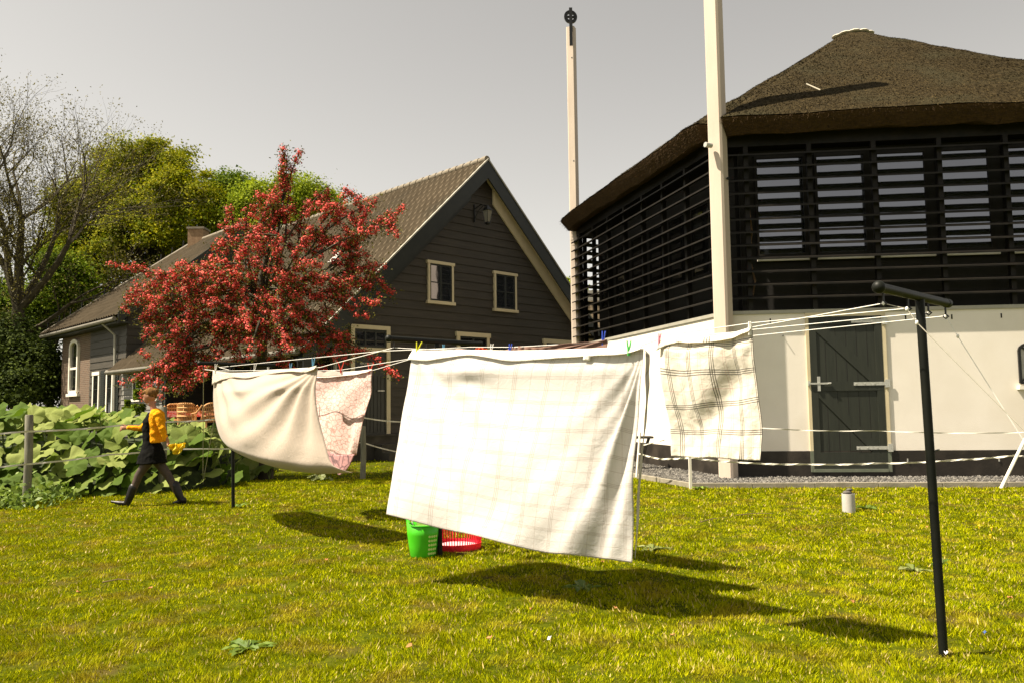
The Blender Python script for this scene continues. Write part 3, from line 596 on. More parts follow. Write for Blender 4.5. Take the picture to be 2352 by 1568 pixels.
for s in (6.55, 5.3): MB().fb(FP, s, s+.9, .8, 2.8, 0, .04).build('pane', M['glassd'], farm)
for s in (.2, 5.2, 10.2): MB().fb(FL, s-.07, s+.07, .6, 2.95, -.05, .09).build('porch_post', M['barge'], farm)
MB().tube([FG.p(-2.0, 3.0, .12), FG.p(-1.9, 2.8, .1), FG.p(-1.9, .5, .1)], .05, 8).build('downpipe', M['flash'], farm)
# skylight
_n = rd.cross(sl); _d = ray(777, 597); _p = EYE + _d*(((eL-EYE).dot(_n))/_d.dot(_n)); _n = _n if _n.z > 0 else -_n
q = MB(); q.hexa([_p + rd*a + sl*b_ + _n*c for c in (.02, .14) for a, b_ in ((-.2,-.28), (.2,-.28), (.2,.28), (-.2,.28))]); q.build('skylight', M['zinc'], farm)
# terrace, steps, path
tr = MB(); tr.hexa([FG.p(-5.2,-.05,.55), FG.p(.4,-.05,.55), FG.p(.4,-.05,-15), FG.p(-5.2,-.05,-15), FG.p(-5.2,.66,.55), FG.p(.4,.66,.55), FG.p(.4,.66,-15), FG.p(-5.2,.66,-15)])
tag(tr.build('terrace', M['lowwall']), kind='structure')
q = MB(); q.fb(FG, -.9, .5, -.05, .44, .55, .95); q.fb(FG, -.9, .7, -.05, .22, .95, 1.3); q.fb(FG, -2.2, .45, .66, .7, .1, .62); tag(q.build('door_steps', M['lowwall']), 'dark steps below the farmhouse door', 'steps')
q = MB(); pa, pb = g(650,1040), g(1340,1033); q.add([(pa.x,pa.y,.012), (pb.x,pb.y,.012), (pb.x,pb.y+.6,.012), (pa.x,pa.y+.6,.012)], [(0,1,2,3)]); tag(q.build('path', M['path']), kind='structure')

# ================================================================== BRICK HOUSE BEHIND
K = Vector((-15.718, 32.7, 0)); FM = Fr(K, rd, -gd); FK = Fr(K, gd, -rd)
bh = thing('brick_house', 'tall brick and timber house with hipped tile roof left of the farmhouse', 'house', (K.x, K.y, 0))
MB().fb(FM, 4.64, 9.0, 0, 5.35, -9.4, 0).build('brick_wall', M['brick'], bh)
boards(FM, 0, 5.35, .3, lambda z: (0.0, 4.62), M['board'], 'timber_wall', bh)
U = 4.85; ZM = 9.8; SM = (ZM-5.3)/(U+.55)
def klim(z):
    k = (ZM-.12-z)/SM; return (max(0, U-k), min(2*U, U+k))
boards(FK, 0, ZM-.15, .3, klim, M['board'], 'gable_wall', bh)
su = Vector((gd.x, gd.y, SM)).normalized(); su2 = Vector((-gd.x, -gd.y, SM)).normalized(); HM = (U+.55)*math.sqrt(1+SM*SM)
HIP0, HIP1 = 5.6, 10.6
def hipclip(v):
    r = (v-K).dot(rd); z = v.z; return r < HIP1 - (z-5.2)/(ZM-5.2)*(HIP1-HIP0)
e0 = FM.p(-.35, 5.22, .55); r1 = tile_roof(e0, rd, su, 11.2, HM, 'roof', bh, clip=hipclip)
e1 = FM.p(-.35, 5.22, -2*U-.55); tile_roof(e1, rd, su2, 11.2, HM, 'roof', bh, clip=hipclip)
A_, B_, C_ = FM.p(HIP1, 5.25, .55), FM.p(HIP1, 5.25, -2*U-.55), FM.p(HIP0, ZM, -U)
MB().add([A_, B_, C_], [(0,2,1)]).build('hip_roof', M['tile'], bh)
q = MB(); q.tube([C_, FM.p(-.35, ZM, -U)], .11, 8); q.tube([A_, C_], .1, 8); q.build('ridge_cap', M['tile2'], bh, smooth=True)
for k in range(13):
    c = A_.lerp(C_, .04+k*.075); MB().bar(c, c+Vector((.05,-.03,.42)), .05, .05).build('hip_finial', M['iron'], bh)
MB().tube([FM.p(-.35,5.12,.62), FM.p(HIP1-.1,5.12,.62)], .09, 8).build('gutter', M['gutter'], bh)
q = MB(); q.hexa([FM.p(-.3,4.98,.5), FM.p(10.4,4.98,.5), FM.p(10.4,4.98,0), FM.p(-.3,4.98,0), FM.p(-.3,5.06,.5), FM.p(10.4,5.06,.5), FM.p(10.4,5.06,0), FM.p(-.3,5.06,0)]); q.build('soffit', M['barge'], bh)
MB().tube([FM.p(1.3,5.1,.6), FM.p(1.1,4.6,.12), FM.p(1.05,3.0,.1), FM.p(1.0,.5,.1)], .055, 8).build('downpipe', M['flash'], bh)
for sgn in (-1, 1):
    q = MB(); x1_ = U+.5
    def kp(x, dz, t): return FK.p(U+sgn*x, ZM-SM*x+dz) + rd*t
    q.hexa([kp(0,-.4,-.42), kp(x1_,-.4,-.42), kp(x1_,-.4,-.36), kp(0,-.4,-.36), kp(0,.05,-.42), kp(x1_,.05,-.42), kp(x1_,.05,-.36), kp(0,.05,-.36)]); q.build('bargeboard', M['barge'], bh)
q = MB(); c = FM.p(4.6, 0, -U); q.box(c.x-.45, c.x+.3, c.y-.4, c.y+.4, 9.0, 10.3); ch_ = q.build('chimney', M['chim'], bh); MB().box(c.x-.5, c.x+.35, c.y-.45, c.y+.45, 10.3, 10.4).build('chimney_cap', M['tile2'], ch_)
# arched tall window in brick
ap = [(6.25,2.35), (7.45,2.35), (7.45,4.45)] + [(6.85+.6*math.cos(a), 4.45+.28*math.sin(a)) for a in [R(t) for t in range(20,180,20)]] + [(6.25,4.45)]
aw = MB().fpoly(FM, ap, 0, .03).build('arched_window', M['glassd'], bh); q = MB()
for i in range(len(ap)): q.bar(FM.p(*ap[i], .05), FM.p(*ap[(i+1)%len(ap)], .05), .15, .12, FM.n)
q.fb(FM, 6.3, 7.4, 3.4, 3.5, 0, .08); q.build('frame', M['whitep'], aw); MB().fb(FM, 6.0, 7.7, 2.15, 2.28, 0, .14).build('sill', M['whitep'], aw)
for s0, s1 in ((3.1,4.0), (1.35,2.2)):
    w = casement(FM, s0, s1, 1.05, 3.15, bh, fw_=.13, panes=(1,3), mf='whitep', mg='glassd')
for s0 in (2.45, .75):
    q = MB().fb(FM, s0, s0+.55, 1.1, 3.2, .02, .06)
    for k in range(22): q.fb(FM, s0+.06, s0+.49, 1.16+k*.09, 1.2+k*.09, .06, .075)
    q.build('shutter', M['barge'], bh)
MB().fb(FM, 6.2, 7.2, .95, 1.2, 0, .06).build('cellar_vent', M['flash'], bh)

# third building glimpsed between gable and barn
q0 = at(1290, 670, 40); oh = thing('outbuilding', 'pantiled outbuilding glimpsed between the gable and the barn', 'building', (q0.x, q0.y, 0))
MB().box(q0.x-1.5, q0.x+9, q0.y, q0.y+6, 0, 4.4).build('wall', M['board'], oh)
tile_roof(Vector((q0.x-2, q0.y-.4, 4.3)), Vector((1,0,0)), Vector((0,1.3,2.35)).normalized(), 11, 2.75, 'roof', oh, cw=.32, rh=.4)
MB().box(q0.x-2, q0.x+9, q0.y+1.0, q0.y+3, 6.75, 7.3).build('roof_edge', M['flash'], oh)

# ================================================================== PATIO FURNITURE
def wicker_chair(loc, rz, label, first=[None]):
    if first[0] is not None:
        o = copy_tree(first[0], loc, rz); o['label'] = label; return o
    root = thing('wicker_chair', label, 'chair', (0,0,0), 'wicker chairs round the patio table'); 
    MB().lathe([(.26,.42), (.3,.44), (.3,.48), (.26,.5)], (0,0,0), 16).build('seat', M['wicker'], root)
    q = MB(); n = 14
    for j in range(n+1):
        a = R(20+140*j/n); q.tube([(.3*math.cos(a), .3*math.sin(a), .48), (.32*math.cos(a), .34*math.sin(a), .5+.55*math.sin(a)**.35)], .018, 5)
    for z in (.62, .75, .88, 1.0): q.tube([(.31*math.cos(R(t)), .33*math.sin(R(t)), min(z, .5+.55*max(.05,math.sin(R(t)))**.35)) for t in range(25, 160, 15)], .03, 5)
    q.build('backrest', M['wicker'], root)
    for sx_ in (-1, 1): MB().tube([(.3*sx_,.1,.95), (.37*sx_,-.05,.72), (.36*sx_,-.22,.7), (.3*sx_,-.28,.5)], .025, 7).build('armrest', M['wicker'], root)
    for sx_ in (-1, 1):
        for sy in (-1, 1): MB().tube([(.22*sx_,.2*sy,.45), (.25*sx_,.24*sy,0)], .025, 7).build('leg', M['wicker'], root)
    first[0] = root; root.location = loc; root.rotation_euler = (0,0,rz); return root
tz = .66; tp = at(480, 934, 25.8)
tb = thing('patio_table', 'long patio table under a red patterned cloth in the porch', 'table', (tp.x, tp.y, tz))
q = MB(); c = Vector((tp.x-.3, tp.y, 0)); q.box(c.x-1.3, c.x+1.9, c.y-.45, c.y+.45, tz+.72, tz+.76); q.build('tabletop', M['wood'], tb)
for sx_ in (-1.15, 1.75):
    for sy in (-.35, .35): MB().box(c.x+sx_-.03, c.x+sx_+.03, c.y+sy-.03, c.y+sy+.03, tz, tz+.72).build('leg', M['wood'], tb)
q = MB(); q.box(c.x-1.33, c.x+1.93, c.y-.48, c.y+.48, tz+.762, tz+.775); q.box(c.x-1.33, c.x+1.93, c.y-.492, c.y-.482, tz+.6, tz+.775); tag(q.build('tablecloth', M['tcloth']), 'red and white patterned cloth on the patio table', 'tablecloth')
for (px, py, Y, rz_, lab) in ((433,940,25.0,R(180),'wicker chair with its round back turned to the lawn'), (398,935,26.6,R(5),'wicker chair at the far left end of the patio table'), (474,945,24.6,R(250),'wicker chair turned sideways beside the cream fitted sheet')):
    p = at(px, py, Y); wicker_chair((p.x, p.y, tz), rz_, lab)
def conifer(px, Y, ztop, label):
    p = at(px, 930, Y); root = thing('potted_conifer', label, 'plant', (p.x, p.y, 0)); pts = []
    for k in range(2600):
        z = random.random()**.8; lob = [(.0,.34),(.34,.26),(.62,.19),(.85,.1)]
        c0, r0 = random.choice(lob); a = random.uniform(0, 6.28); rr = r0*random.uniform(.5,1)*Y/30; pts.append((p.x+math.cos(a)*rr, p.y+math.sin(a)*rr, .7+(ztop-.7)*(c0+random.uniform(0,.2))))
    put('foliage', np_mesh('fol', np_leaves(np.array(pts), .05), 4), M['leafb'], root); MB().lathe([(.22,0), (.28,.5), (.3,.75)], (p.x,p.y,0), 14).build('pot', M['kerb'], root)
conifer(318, 28.5, 2.55, 'clipped potted conifer in front of the grey annex window'); conifer(293, 30, 1.8, 'low round potted shrub by the grey annex corner')

# ================================================================== TREES
def tree(name, label, px, pytop, Y, lobes, nleaf, lsize, mleaf, trunk_r=.3, group=None, mb='bark', base_py=None, clump=.5, nclump=260, density_pow=.4, cat='tree'):
    base = at(px, 930, Y); base.z = 0; root = thing(name, label, cat, tuple(base), group)
    L_ = [(at(x, y, Y+dy), rx*Y/F, rz_*Y/F) for x, y, rx, rz_, dy in lobes]
    q = MB(); top = max(L_, key=lambda l: l[0].z)[0]; mid = Vector((base.x, base.y, top.z*.45)); q.tube([base, base+Vector((.1,0,top.z*.2)), mid, top], [trunk_r, trunk_r*.8, trunk_r*.6, trunk_r*.15], 9)
    for c, rx, rz_ in L_:
        for k in range(5):
            d = Vector(rng.normal(size=3)).normalized(); e = c + Vector((d.x*rx*.8, d.y*rx*.8, d.z*rz_*.7)); s_ = mid.lerp(top, random.uniform(-.3,.6)); s_.z = min(s_.z, e.z)
            m_ = s_.lerp(e, .5)+Vector((0,0,-.08*(e-s_).length)); q.tube([s_, m_, e], [trunk_r*.35, trunk_r*.2, .02], 6)
    q.build('trunk', M[mb], root, smooth=True); vol = np.array([rx*rx*rz_ for _, rx, rz_ in L_])**(2/3); vol /= vol.sum(); C = []; Nn = []
    for (c, rx, rz_), f_ in zip(L_, vol):
        nc = max(12, int(nclump*f_)); d = rng.normal(size=(nc,3)); d /= np.linalg.norm(d, axis=1, keepdims=True); r = rng.uniform(.25,1,nc)[:,None]**density_pow
        cc = np.array(c) + d*r*np.array([rx, rx, rz_]); nl = max(6, int(nleaf*f_/nc)); sig = clump*rng.uniform(.5,1.3,(nc,1,1))
        pts = cc[:,None,:] + rng.normal(size=(nc,nl,3))*sig*np.array([1,1,.55]); C.append(pts.reshape(-1,3))
        nr = np.repeat(d[:,None,:], nl, 1) + rng.normal(size=(nc,nl,3))*.7; nr[:,:,2] += .5; Nn.append(nr.reshape(-1,3))
    C = np.concatenate(C); Nn = np.concatenate(Nn); C[:,2] = np.maximum(C[:,2], .2)
    put('crown', np_mesh('crown', np_leaves(C, rng.uniform(.6,1.3,len(C))*lsize, Nn, asp=.6), 4), M[mleaf], root); return root
TG = 'trees behind the houses'
tree('broadleaf_tree', 'large olive green tree with a domed crown behind the brick house', 370, 320, 52, [(365,430,95,85,0), (300,420,100,95,2), (425,470,75,95,-2), (230,520,90,130,1), (185,470,65,85,0), (160,560,60,80,1), (330,560,120,100,0), (440,600,60,70,2), (210,640,90,80,0), (300,360,70,40,1), (380,355,60,35,1)], 150000, .095, 'leafa', .45, TG, clump=.5, nclump=520)
tree('broadleaf_tree', 'darker green tree just right of the big domed crown', 530, 390, 56, [(530,450,48,55,0), (500,520,50,70,0), (545,560,45,70,0)], 42000, .1, 'leafb', .35, TG, nclump=150)
tree('broadleaf_tree', 'bright lime green tree behind the top of the red hawthorn', 670, 405, 50, [(600,470,65,60,0), (680,455,75,48,0), (745,480,55,45,0), (560,530,60,60,0), (660,540,100,70,0), (790,500,30,30,0)], 60000, .085, 'leafc', .3, TG, nclump=300, clump=.4)
tree('broadleaf_tree', 'sunlit green tree low behind the bare tree trunk', 110, 640, 46, [(110,690,60,50,0), (60,720,70,60,1), (160,650,50,50,0), (20,690,50,60,1), (130,610,40,40,0)], 46000, .09, 'leafb', .3, TG, nclump=200)
tree('dark_evergreen', 'dark evergreen mass at the left edge beyond the leaf bed', 40, 760, 41, [(20,800,90,70,0), (90,850,50,60,-1), (60,890,80,50,-1), (-20,860,80,70,0), (-90,830,90,110,0), (-110,700,60,60,2)], 50000, .09, 'leafd', .3, TG, nclump=260)
tree('broadleaf_tree', 'small sunlit tree top showing between the gable and the barn', 1292, 622, 50, [(1290,650,22,20,0), (1310,675,30,25,0), (1275,690,25,20,0)], 3500, .11, 'leafc', .2, TG, nclump=40, clump=.25)
# bare tree
def bare_tree(px, Y, label):
    base = at(px, 930, Y); base.z = 0; root = thing('bare_tree', label, 'tree', tuple(base), None); q = MB(); tips = []
    def grow(p, d, ln, r, lev):
        pts = [p]; rr = [r]; n = 4; dd = d.copy()
        for i in range(n):
            dd = (dd + Vector(rng.normal(size=3))*.13 + Vector((0,0,.06))).normalized(); p = p + dd*ln/n; pts.append(p); rr.append(r*(1-.42*(i+1)/n))
        q.tube(pts, rr, 7 if lev < 2 else (4 if lev < 4 else 3), cap=False)
        if lev >= 5 or r < .009: tips.append(p); return
        k = 3 if lev < 4 else 3
        for i in range(k):
            a = random.uniform(0, 6.28); sp = random.uniform(.3,.75) if lev else random.uniform(.35,.6); side = dd.orthogonal().normalized(); side = Matrix.Rotation(a, 3, dd) @ side
            nd = (dd*math.cos(sp) + side*math.sin(sp)).normalized(); grow(p, nd, ln*random.uniform(.62,.85), rr[-1]*random.uniform(.62,.82), lev+1)
        for i in (1, 2, 3):
            if lev >= 1 and random.random() < .75:
                a = random.uniform(0, 6.28); side = Matrix.Rotation(a, 3, dd) @ dd.orthogonal().normalized(); nd = (dd*.6+side*.8+Vector((0,0,.15))).normalized(); grow(pts[i], nd, ln*random.uniform(.4,.6), rr[i]*.45, lev+1 if lev < 3 else 4)
    trunk = [base, base+Vector((.1,0,3.2)), base+Vector((-.15,0,6.6))]; q.tube(trunk, [.42,.34,.3], 10, cap=False)
    S0 = trunk[-1]
    for d, ln, r in ((Vector((.12,0,1)),4.7,.27), (Vector((-.4,.1,.85)),4.4,.22), (Vector((.6,-.2,.8)),4.3,.22), (Vector((.28,.4,.9)),4.3,.2), (Vector((-.1,-.4,1)),4.2,.2)): grow(S0, d.normalized(), ln, r, 1)
    grow(base+Vector((0,0,4.6)), Vector((-.8,0,.62)).normalized(), 3.4, .17, 1); grow(base+Vector((.05,0,5.2)), Vector((.85,-.2,.38)).normalized(), 3.3, .15, 2)
    q.build('trunk', M['barkl'], root, smooth=True)
    T = np.array([tuple(t) for t in tips]); T = np.repeat(T, 7, 0) + rng.normal(size=(len(T)*7,3))*.2
    put('budding_leaves', np_mesh('buds', np_leaves(T, rng.uniform(.03,.07,len(T))), 4), M['bud'], root); return len(tips)
nt_ = bare_tree(40, 41, 'tall nearly bare tree with fine twigs at the left edge')

# hawthorn
hb = at(612, 930, 17.3); hb.z = 0; haw = thing('hawthorn_tree', 'red flowering hawthorn tree in front of the farmhouse roof', 'tree', tuple(hb))
cen = at(600, 660, 17.3); q = MB(); q.tube([hb, hb+Vector((.05,0,1.2)), hb+Vector((-.1,0,2.4)), cen+Vector((0,0,.2)), at(640,480,17.3)], [.17,.14,.12,.08,.03], 8)
tips = [(640,440,0),(665,430,.2),(625,450,0),(655,400,0),(650,335,0),(690,345,0),(655,345,0),(648,400,0),(640,430,.2),(760,425,0),(815,438,-.2),(800,470,.3),(912,492,-.3),(880,462,0),(905,488,.1),(915,516,-.5),(530,468,.3),(510,520,.2),(490,590,.4),(300,625,0),(285,690,.2),(292,705,-.2),(308,735,0),(330,760,.2),(380,770,.1),(300,660,.3),
 (368,800,-.6),(375,868,-.8),(385,885,-.8),(372,830,-.7),(430,790,-.4),(480,770,-.6),(460,840,-.6),(520,800,-.8),(560,830,-.5),(600,815,-1),(650,835,-.7),(700,810,-.6),(750,800,-.3),(790,790,-.5),(825,800,-.6),(760,740,-.8),(800,700,-.3),(845,690,-.4),(878,650,-.3),(868,610,-.2),(850,585,0),(830,560,.3),(780,540,.3),(730,520,-.5),(700,480,0),(590,440,.2),(620,460,-.3),(600,520,-.6),(560,560,-.8),(640,560,-.9),(700,600,-1),(660,640,-1.2),(740,640,-1),(560,640,-1.1),(500,650,-1),(450,640,-.9),(400,660,-.8),(350,640,-.5),(420,600,-.3),(480,700,-1.1),(420,720,-.9),(560,720,-1.2),(640,720,-1.2),(700,700,-1.1),(730,760,-.9),(360,700,-.6),(610,780,-1),(540,760,-1),(340,690,.3),(440,690,.4),(530,690,.8),(620,620,1),(700,660,.8),(590,560,.8),(500,610,.8),(310,880,-1.2),(345,870,-1.1),(330,895,-1.1)]
C = []; twigs = MB(); r_ = random.Random(5); CB = []
def spray(s_, e, dens, rad, side=True):
    L_ = (e-s_).length; m_ = s_.lerp(e, .55)+Vector((0,0,.14*L_)); pts = [s_*(1-t)**2 + m_*(2*t*(1-t)) + e*t*t for t in [i/7 for i in range(8)]]
    twigs.tube(pts, [.02*(1-i/9)+.004 for i in range(8)], 4, cap=False)
    n_ = max(3, int(L_*.8/dens))
    for k in range(n_):
        t = .25+.75*k/n_; p = s_*(1-t)**2 + m_*(2*t*(1-t)) + e*t*t; C.append((p + Vector([r_.gauss(0, rad) for _ in range(3)]), 1))
        if side and r_.random() < .33:
            d = Vector((r_.gauss(0,.4), r_.gauss(0,.4), r_.gauss(-.12,.28))); e2 = p+d*.75; n2 = int(d.length*.75/.075)
            twigs.tube([p, p.lerp(e2,.5)+Vector((0,0,.04)), e2], [.008,.006,.004], 3, cap=False)
            for j in range(n2): C.append((p.lerp(e2, (j+1)/n2) + Vector([r_.gauss(0,.03) for _ in range(3)]), 1))
for i, (x, y, dy) in enumerate(tips):
    e = at(x, y, 17.3+dy); fr_ = .5 if (e-cen).length > 2 else .25; s_ = cen.lerp(e, fr_); s_ = s_ + Vector((r_.gauss(0,.2), r_.gauss(0,.3), r_.gauss(-.1,.2)))
    if y < 405: s_ = at(648, 470, 17.3)
    if i % 3 == 0: q.tube([cen.lerp(hb, .3*r_.random()), cen.lerp(s_, .6)+Vector((r_.gauss(0,.1), 0, r_.gauss(.05,.1))), s_], [.045,.03,.015], 5, cap=False)
    spray(s_, e, .075 if y > 410 else .055, .05 if y > 410 else .035, y > 410)
for i in range(40):
    x, y, dy = r_.choice(tips[16:]); e = at(x+r_.gauss(8 if x < 450 else 0,30), y+r_.gauss(0,22)+8, 17.3+dy+r_.gauss(0,.5))
    if y < 450: continue
    s_ = cen.lerp(e, .55)+Vector((r_.gauss(0,.3), r_.gauss(0,.3), r_.gauss(.1,.25))); spray(s_, e, .085, .05)
q.v = q.v; q.build('trunk', M['bark'], haw, smooth=True); twigs.build('twigs', M['bark'], haw)
Cc = np.array([tuple(c) for c, _ in C]); print('hawthorn clusters', len(Cc))
nb = 26; fl = (Cc[:,None,:] + rng.normal(size=(len(Cc),nb,3))*.036).reshape(-1,3); out_ = fl - np.repeat(Cc, nb, 0) + np.array([0,-.02,.03]); 
pick = np.repeat(rng.random(len(Cc)) < .7, nb); put('blossom', np_mesh('blossom', np_leaves(fl[pick], rng.uniform(.014,.027,pick.sum()), out_[pick], asp=.9, bend=.3), 4), M['bloom'], haw)
nl = 14; lf = (Cc[:,None,:] + rng.normal(size=(len(Cc),nl,3))*.075 - np.array([0,0,.02])).reshape(-1,3); put('leaves', np_mesh('hl', np_leaves(lf, rng.uniform(.016,.034,len(lf))), 4), M['hleaf'], haw)

# ================================================================== BUTTERBUR BED
def leaf_proto(seed):
    r2 = random.Random(seed); n = 22; rings_ = (.0, .35, .7, 1.0); v = [(0,0,0)]; f_ = []
    for k, rr in enumerate(rings_[1:]):
        for j in range(n):
            a = math.pi*2*(j+.5)/n; back = abs(((a-math.pi*1.5+math.pi) % (2*math.pi))-math.pi)      # notch at -y
            r0 = rr*(1 - .45*math.exp(-(back/.28)**2)*(rr)); r0 *= 1+.05*math.sin(5*a+seed)
            z = -.16*rr*rr*(1-1.6*(seed%3==1)) + .11*rr*math.sin(4*a+seed*1.3) + .06*rr*math.sin(9*a+seed*2.1) + (.065*rr if j % 2 else -.0) + .10*rr*r2.uniform(-.5,.5)*(k == 2)
            v.append((r0*math.cos(a), r0*math.sin(a), z))
    for j in range(n): f_.append((0, 1+j, 1+(j+1)%n))
    for k in range(2):
        for j in range(n): f_.append((1+k*n+j, 1+(k+1)*n+j, 1+(k+1)*n+(j+1)%n, 1+k*n+(j+1)%n))
    return np.array(v), f_
PROTO = [leaf_proto(s) for s in range(7)]
def big_leaves(items):
    V_, F_ = [], []; off_ = 0
    for (c, nrm, s, sd_) in items:
        pv, pf = PROTO[sd_ % 7]; nrm = Vector(nrm).normalized(); a = nrm.orthogonal().normalized(); a = Matrix.Rotation(random.uniform(0, 6.28), 3, nrm) @ a
        down = Vector((0,0,-1)) - nrm*nrm.dot(Vector((0,0,-1)))
        if down.length > .2: dy_ = -down.normalized(); dy_ = Matrix.Rotation(random.gauss(0,.6), 3, nrm) @ dy_; a = dy_.cross(nrm)
        c2 = nrm.cross(a); Mx = np.array([list(a), list(c2), list(nrm)]); q_ = pv*s @ Mx + np.array(c)
        V_.append(q_); F_ += [tuple(i+off_ for i in f_) for f_ in pf]; off_ += len(pv)
    me = bpy.data.meshes.new('leaves'); me.from_pydata(np.concatenate(V_).tolist(), [], F_); me.update(); return me
bound = [g(-700,1180), g(-60,1150), g(10,1146), g(120,1142), g(260,1138), g(420,1128), g(520,1116), g(575,1102), g(600,1092)]
def bpt(t):
    t *= len(bound)-1; i = min(int(t), len(bound)-2); return bound[i].lerp(bound[i+1], t-i)
items = []; stems = MB(); mound = MB(); rows = []
def topz(px): 
    return float(np.interp(px, [-700,0,60,160,260,330,400,450,500,560,620], [1.45,1.4,1.38,1.36,1.28,1.2,1.1,1.0,.88,.55,.32]))
kept = []
for k in range(5200):
    t = random.random()**.8; p = bpt(t); px = W0/2 + F*p.x/p.y; H = topz(px)*random.uniform(.93,1.05); dpt = (random.random()**1.5)*7.0
    prof = H*min(1, (dpt/1.25+.02))**.55
    if dpt < 1.3: z = random.uniform(.08, 1)*prof if random.random() < .45 else prof*random.uniform(.8,1.02)
    else: z = H*random.uniform(.86,1.03)
    dirb = Vector((p.x*.045, 1, 0)).normalized(); c = p + dirb*(dpt) + Vector((random.gauss(0,.05), 0, z))
    if dpt > 4.0 and (c-D0).dot(rd)*0+(c.x > -9.5): continue
    if any(abs(c.x-k_[0]) < .17 and abs(c.z-k_[2]) < .13 and abs(c.y-k_[1]) < .35 for k_ in kept): continue
    kept.append(tuple(c)); s = random.choice((random.uniform(.09,.17), random.uniform(.15,.3), random.uniform(.15,.3)))*(1.05 if z > .5 else .85)
    tilt = 1.0 if dpt < 1.2 else .5; nrm = Vector((random.gauss(-.25,.45), -tilt*random.uniform(.1,1.2)+random.gauss(0,.2), random.uniform(.5,1.1)))
    items.append((tuple(c), tuple(nrm), s, random.randrange(7)))
    if dpt < 1.6 and random.random() < .5: stems.tube([c+Vector((0,0,-.02)), c+Vector((random.gauss(0,.05),.12,-z*.5)), Vector((c.x+random.gauss(0,.06), c.y+.25, 0))], .011, 5, cap=False)
o = put('leaf_bed', big_leaves(items), M['butter'], None, True); tag(o, 'bed of large round butterbur leaves along the fence', 'leafy plants', kind='stuff')
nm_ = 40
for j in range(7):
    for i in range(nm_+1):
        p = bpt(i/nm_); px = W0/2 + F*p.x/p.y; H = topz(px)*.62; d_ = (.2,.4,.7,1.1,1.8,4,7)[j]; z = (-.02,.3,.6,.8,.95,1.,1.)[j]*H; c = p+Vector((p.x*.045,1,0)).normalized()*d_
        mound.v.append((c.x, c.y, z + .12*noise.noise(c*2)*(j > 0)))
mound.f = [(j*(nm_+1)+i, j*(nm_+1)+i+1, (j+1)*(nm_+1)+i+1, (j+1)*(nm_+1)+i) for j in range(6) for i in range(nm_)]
tag(mound.build('shade_mound', M['under'], smooth=True), 'dark green mound standing in for the shade beneath the big leaves', 'shade_mound', kind='stuff')  # added dark filler: shade inside the leaf bed as colour, blocks see-through gaps
tag(stems.build('leaf_stalks', M['stalk']), 'pale stalks under the big butterbur leaves', 'leaf stalks', kind='stuff')
def small_plant(name, label, c, n, s, m, cat='plant', spread=.25, h=.15, big=False, group=None):
    c = Vector(c); root = thing(name, label, cat, (c.x, c.y, 0), group); its = []; q = MB()
    for k in range(n):
        a = 6.28*k/n+random.gauss(0,.3); e = c + Vector((math.cos(a)*spread*random.uniform(.3,1), math.sin(a)*spread*random.uniform(.3,1), h*random.uniform(.5,1.1)))
        q.tube([c, c.lerp(e,.5)+Vector((0,0,h*.3)), e], .006, 4, cap=False)
        its.append((tuple(e), (math.cos(a)*.5+random.gauss(0,.25), math.sin(a)*.5-.25, 1), s*random.uniform(.6,1.2), random.randrange(7)))
    put('foliage', big_leaves(its), m, root, True); q.build('stem', M['stalk'], root); return root
small_plant('butterbur_plant', 'lone round butterbur leaf right of the leaf bed below the cream sheet', g(618,1100), 3, .22, M['butter'], h=.28, spread=.16)
small_plant('butterbur_plant', 'pale leaf plant under the right end of the cream sheet', g(735,1103), 5, .09, M['dock'], h=.08, spread=.25)
# lanceolate weeds (dock)
def dock(label, px, py, n, ln, m, up_=.5):
    c = g(px, py); root = thing('weed', label, 'weed', (c.x, c.y, 0)); q = MB()
    for k in range(n):
        a = 6.28*k/n+random.gauss(0,.4); L_ = ln*random.uniform(.5,1.1); e = random.uniform(.2,1)*up_; pts = []; w = L_*random.uniform(.14,.2)
        dirv = Vector((math.cos(a), math.sin(a), 0)); sdv_ = Vector((-math.sin(a), math.cos(a), 0)); v = []; tw = random.gauss(0,.15)
        for i in range(7):
            t = i/6; ww = w*math.sin(math.pi*min(.97,t*.92+.06))**.8; p = c + dirv*(L_*t) + Vector((0,0, L_*(e*t - (e*.75)*t*t) + .01)); wav = .006*math.sin(i*2.3+k)
            v += [p - sdv_*ww + Vector((0,0,ww*.5+wav)), p + Vector((0,0,-ww*.1)), p + sdv_*ww + Vector((0,0,ww*.4-wav+tw*ww))]
        q.add(v, [(i*3+j, i*3+j+1, i*3+j+4, i*3+j+3) for i in range(6) for j in range(2)])
    q.build('foliage', m, root, smooth=True)
    q = MB(); q.tube([c+Vector((0,0,-.01)), c+Vector((.01,.01,.06))], [.012,.006], 5); q.build('stem', M['stalk'], root)
dock('broad leaved weed in the lower left foreground', 567, 1492, 14, .17, M['weed'], .45)
dock('wilted grey green weed left of the near right clothes post', 2098, 1312, 8, .17, M['dock'], .55)
dock('small leaf clump just right of the near right clothes post', 2165, 1296, 4, .14, M['weed'], .6)
dock('weed in the sheet shadow beside the sheet corner', 1500, 1262, 10, .2, M['dock'], .4)
dock('dark weed in the middle of the big sheet shadow', 1340, 1355, 9, .22, M['weed'], .5)
dock('low weed beside the grey pipe', 1990, 1168, 10, .2, M['weed'], .5)
dock('weed at the foot of the far left clothes post', 551, 1165, 5, .22, M['weed'], 1.2)
dock('weed growing against the kerb behind the hanging cloth', 1604, 1124, 7, .18, M['weed'], .9)
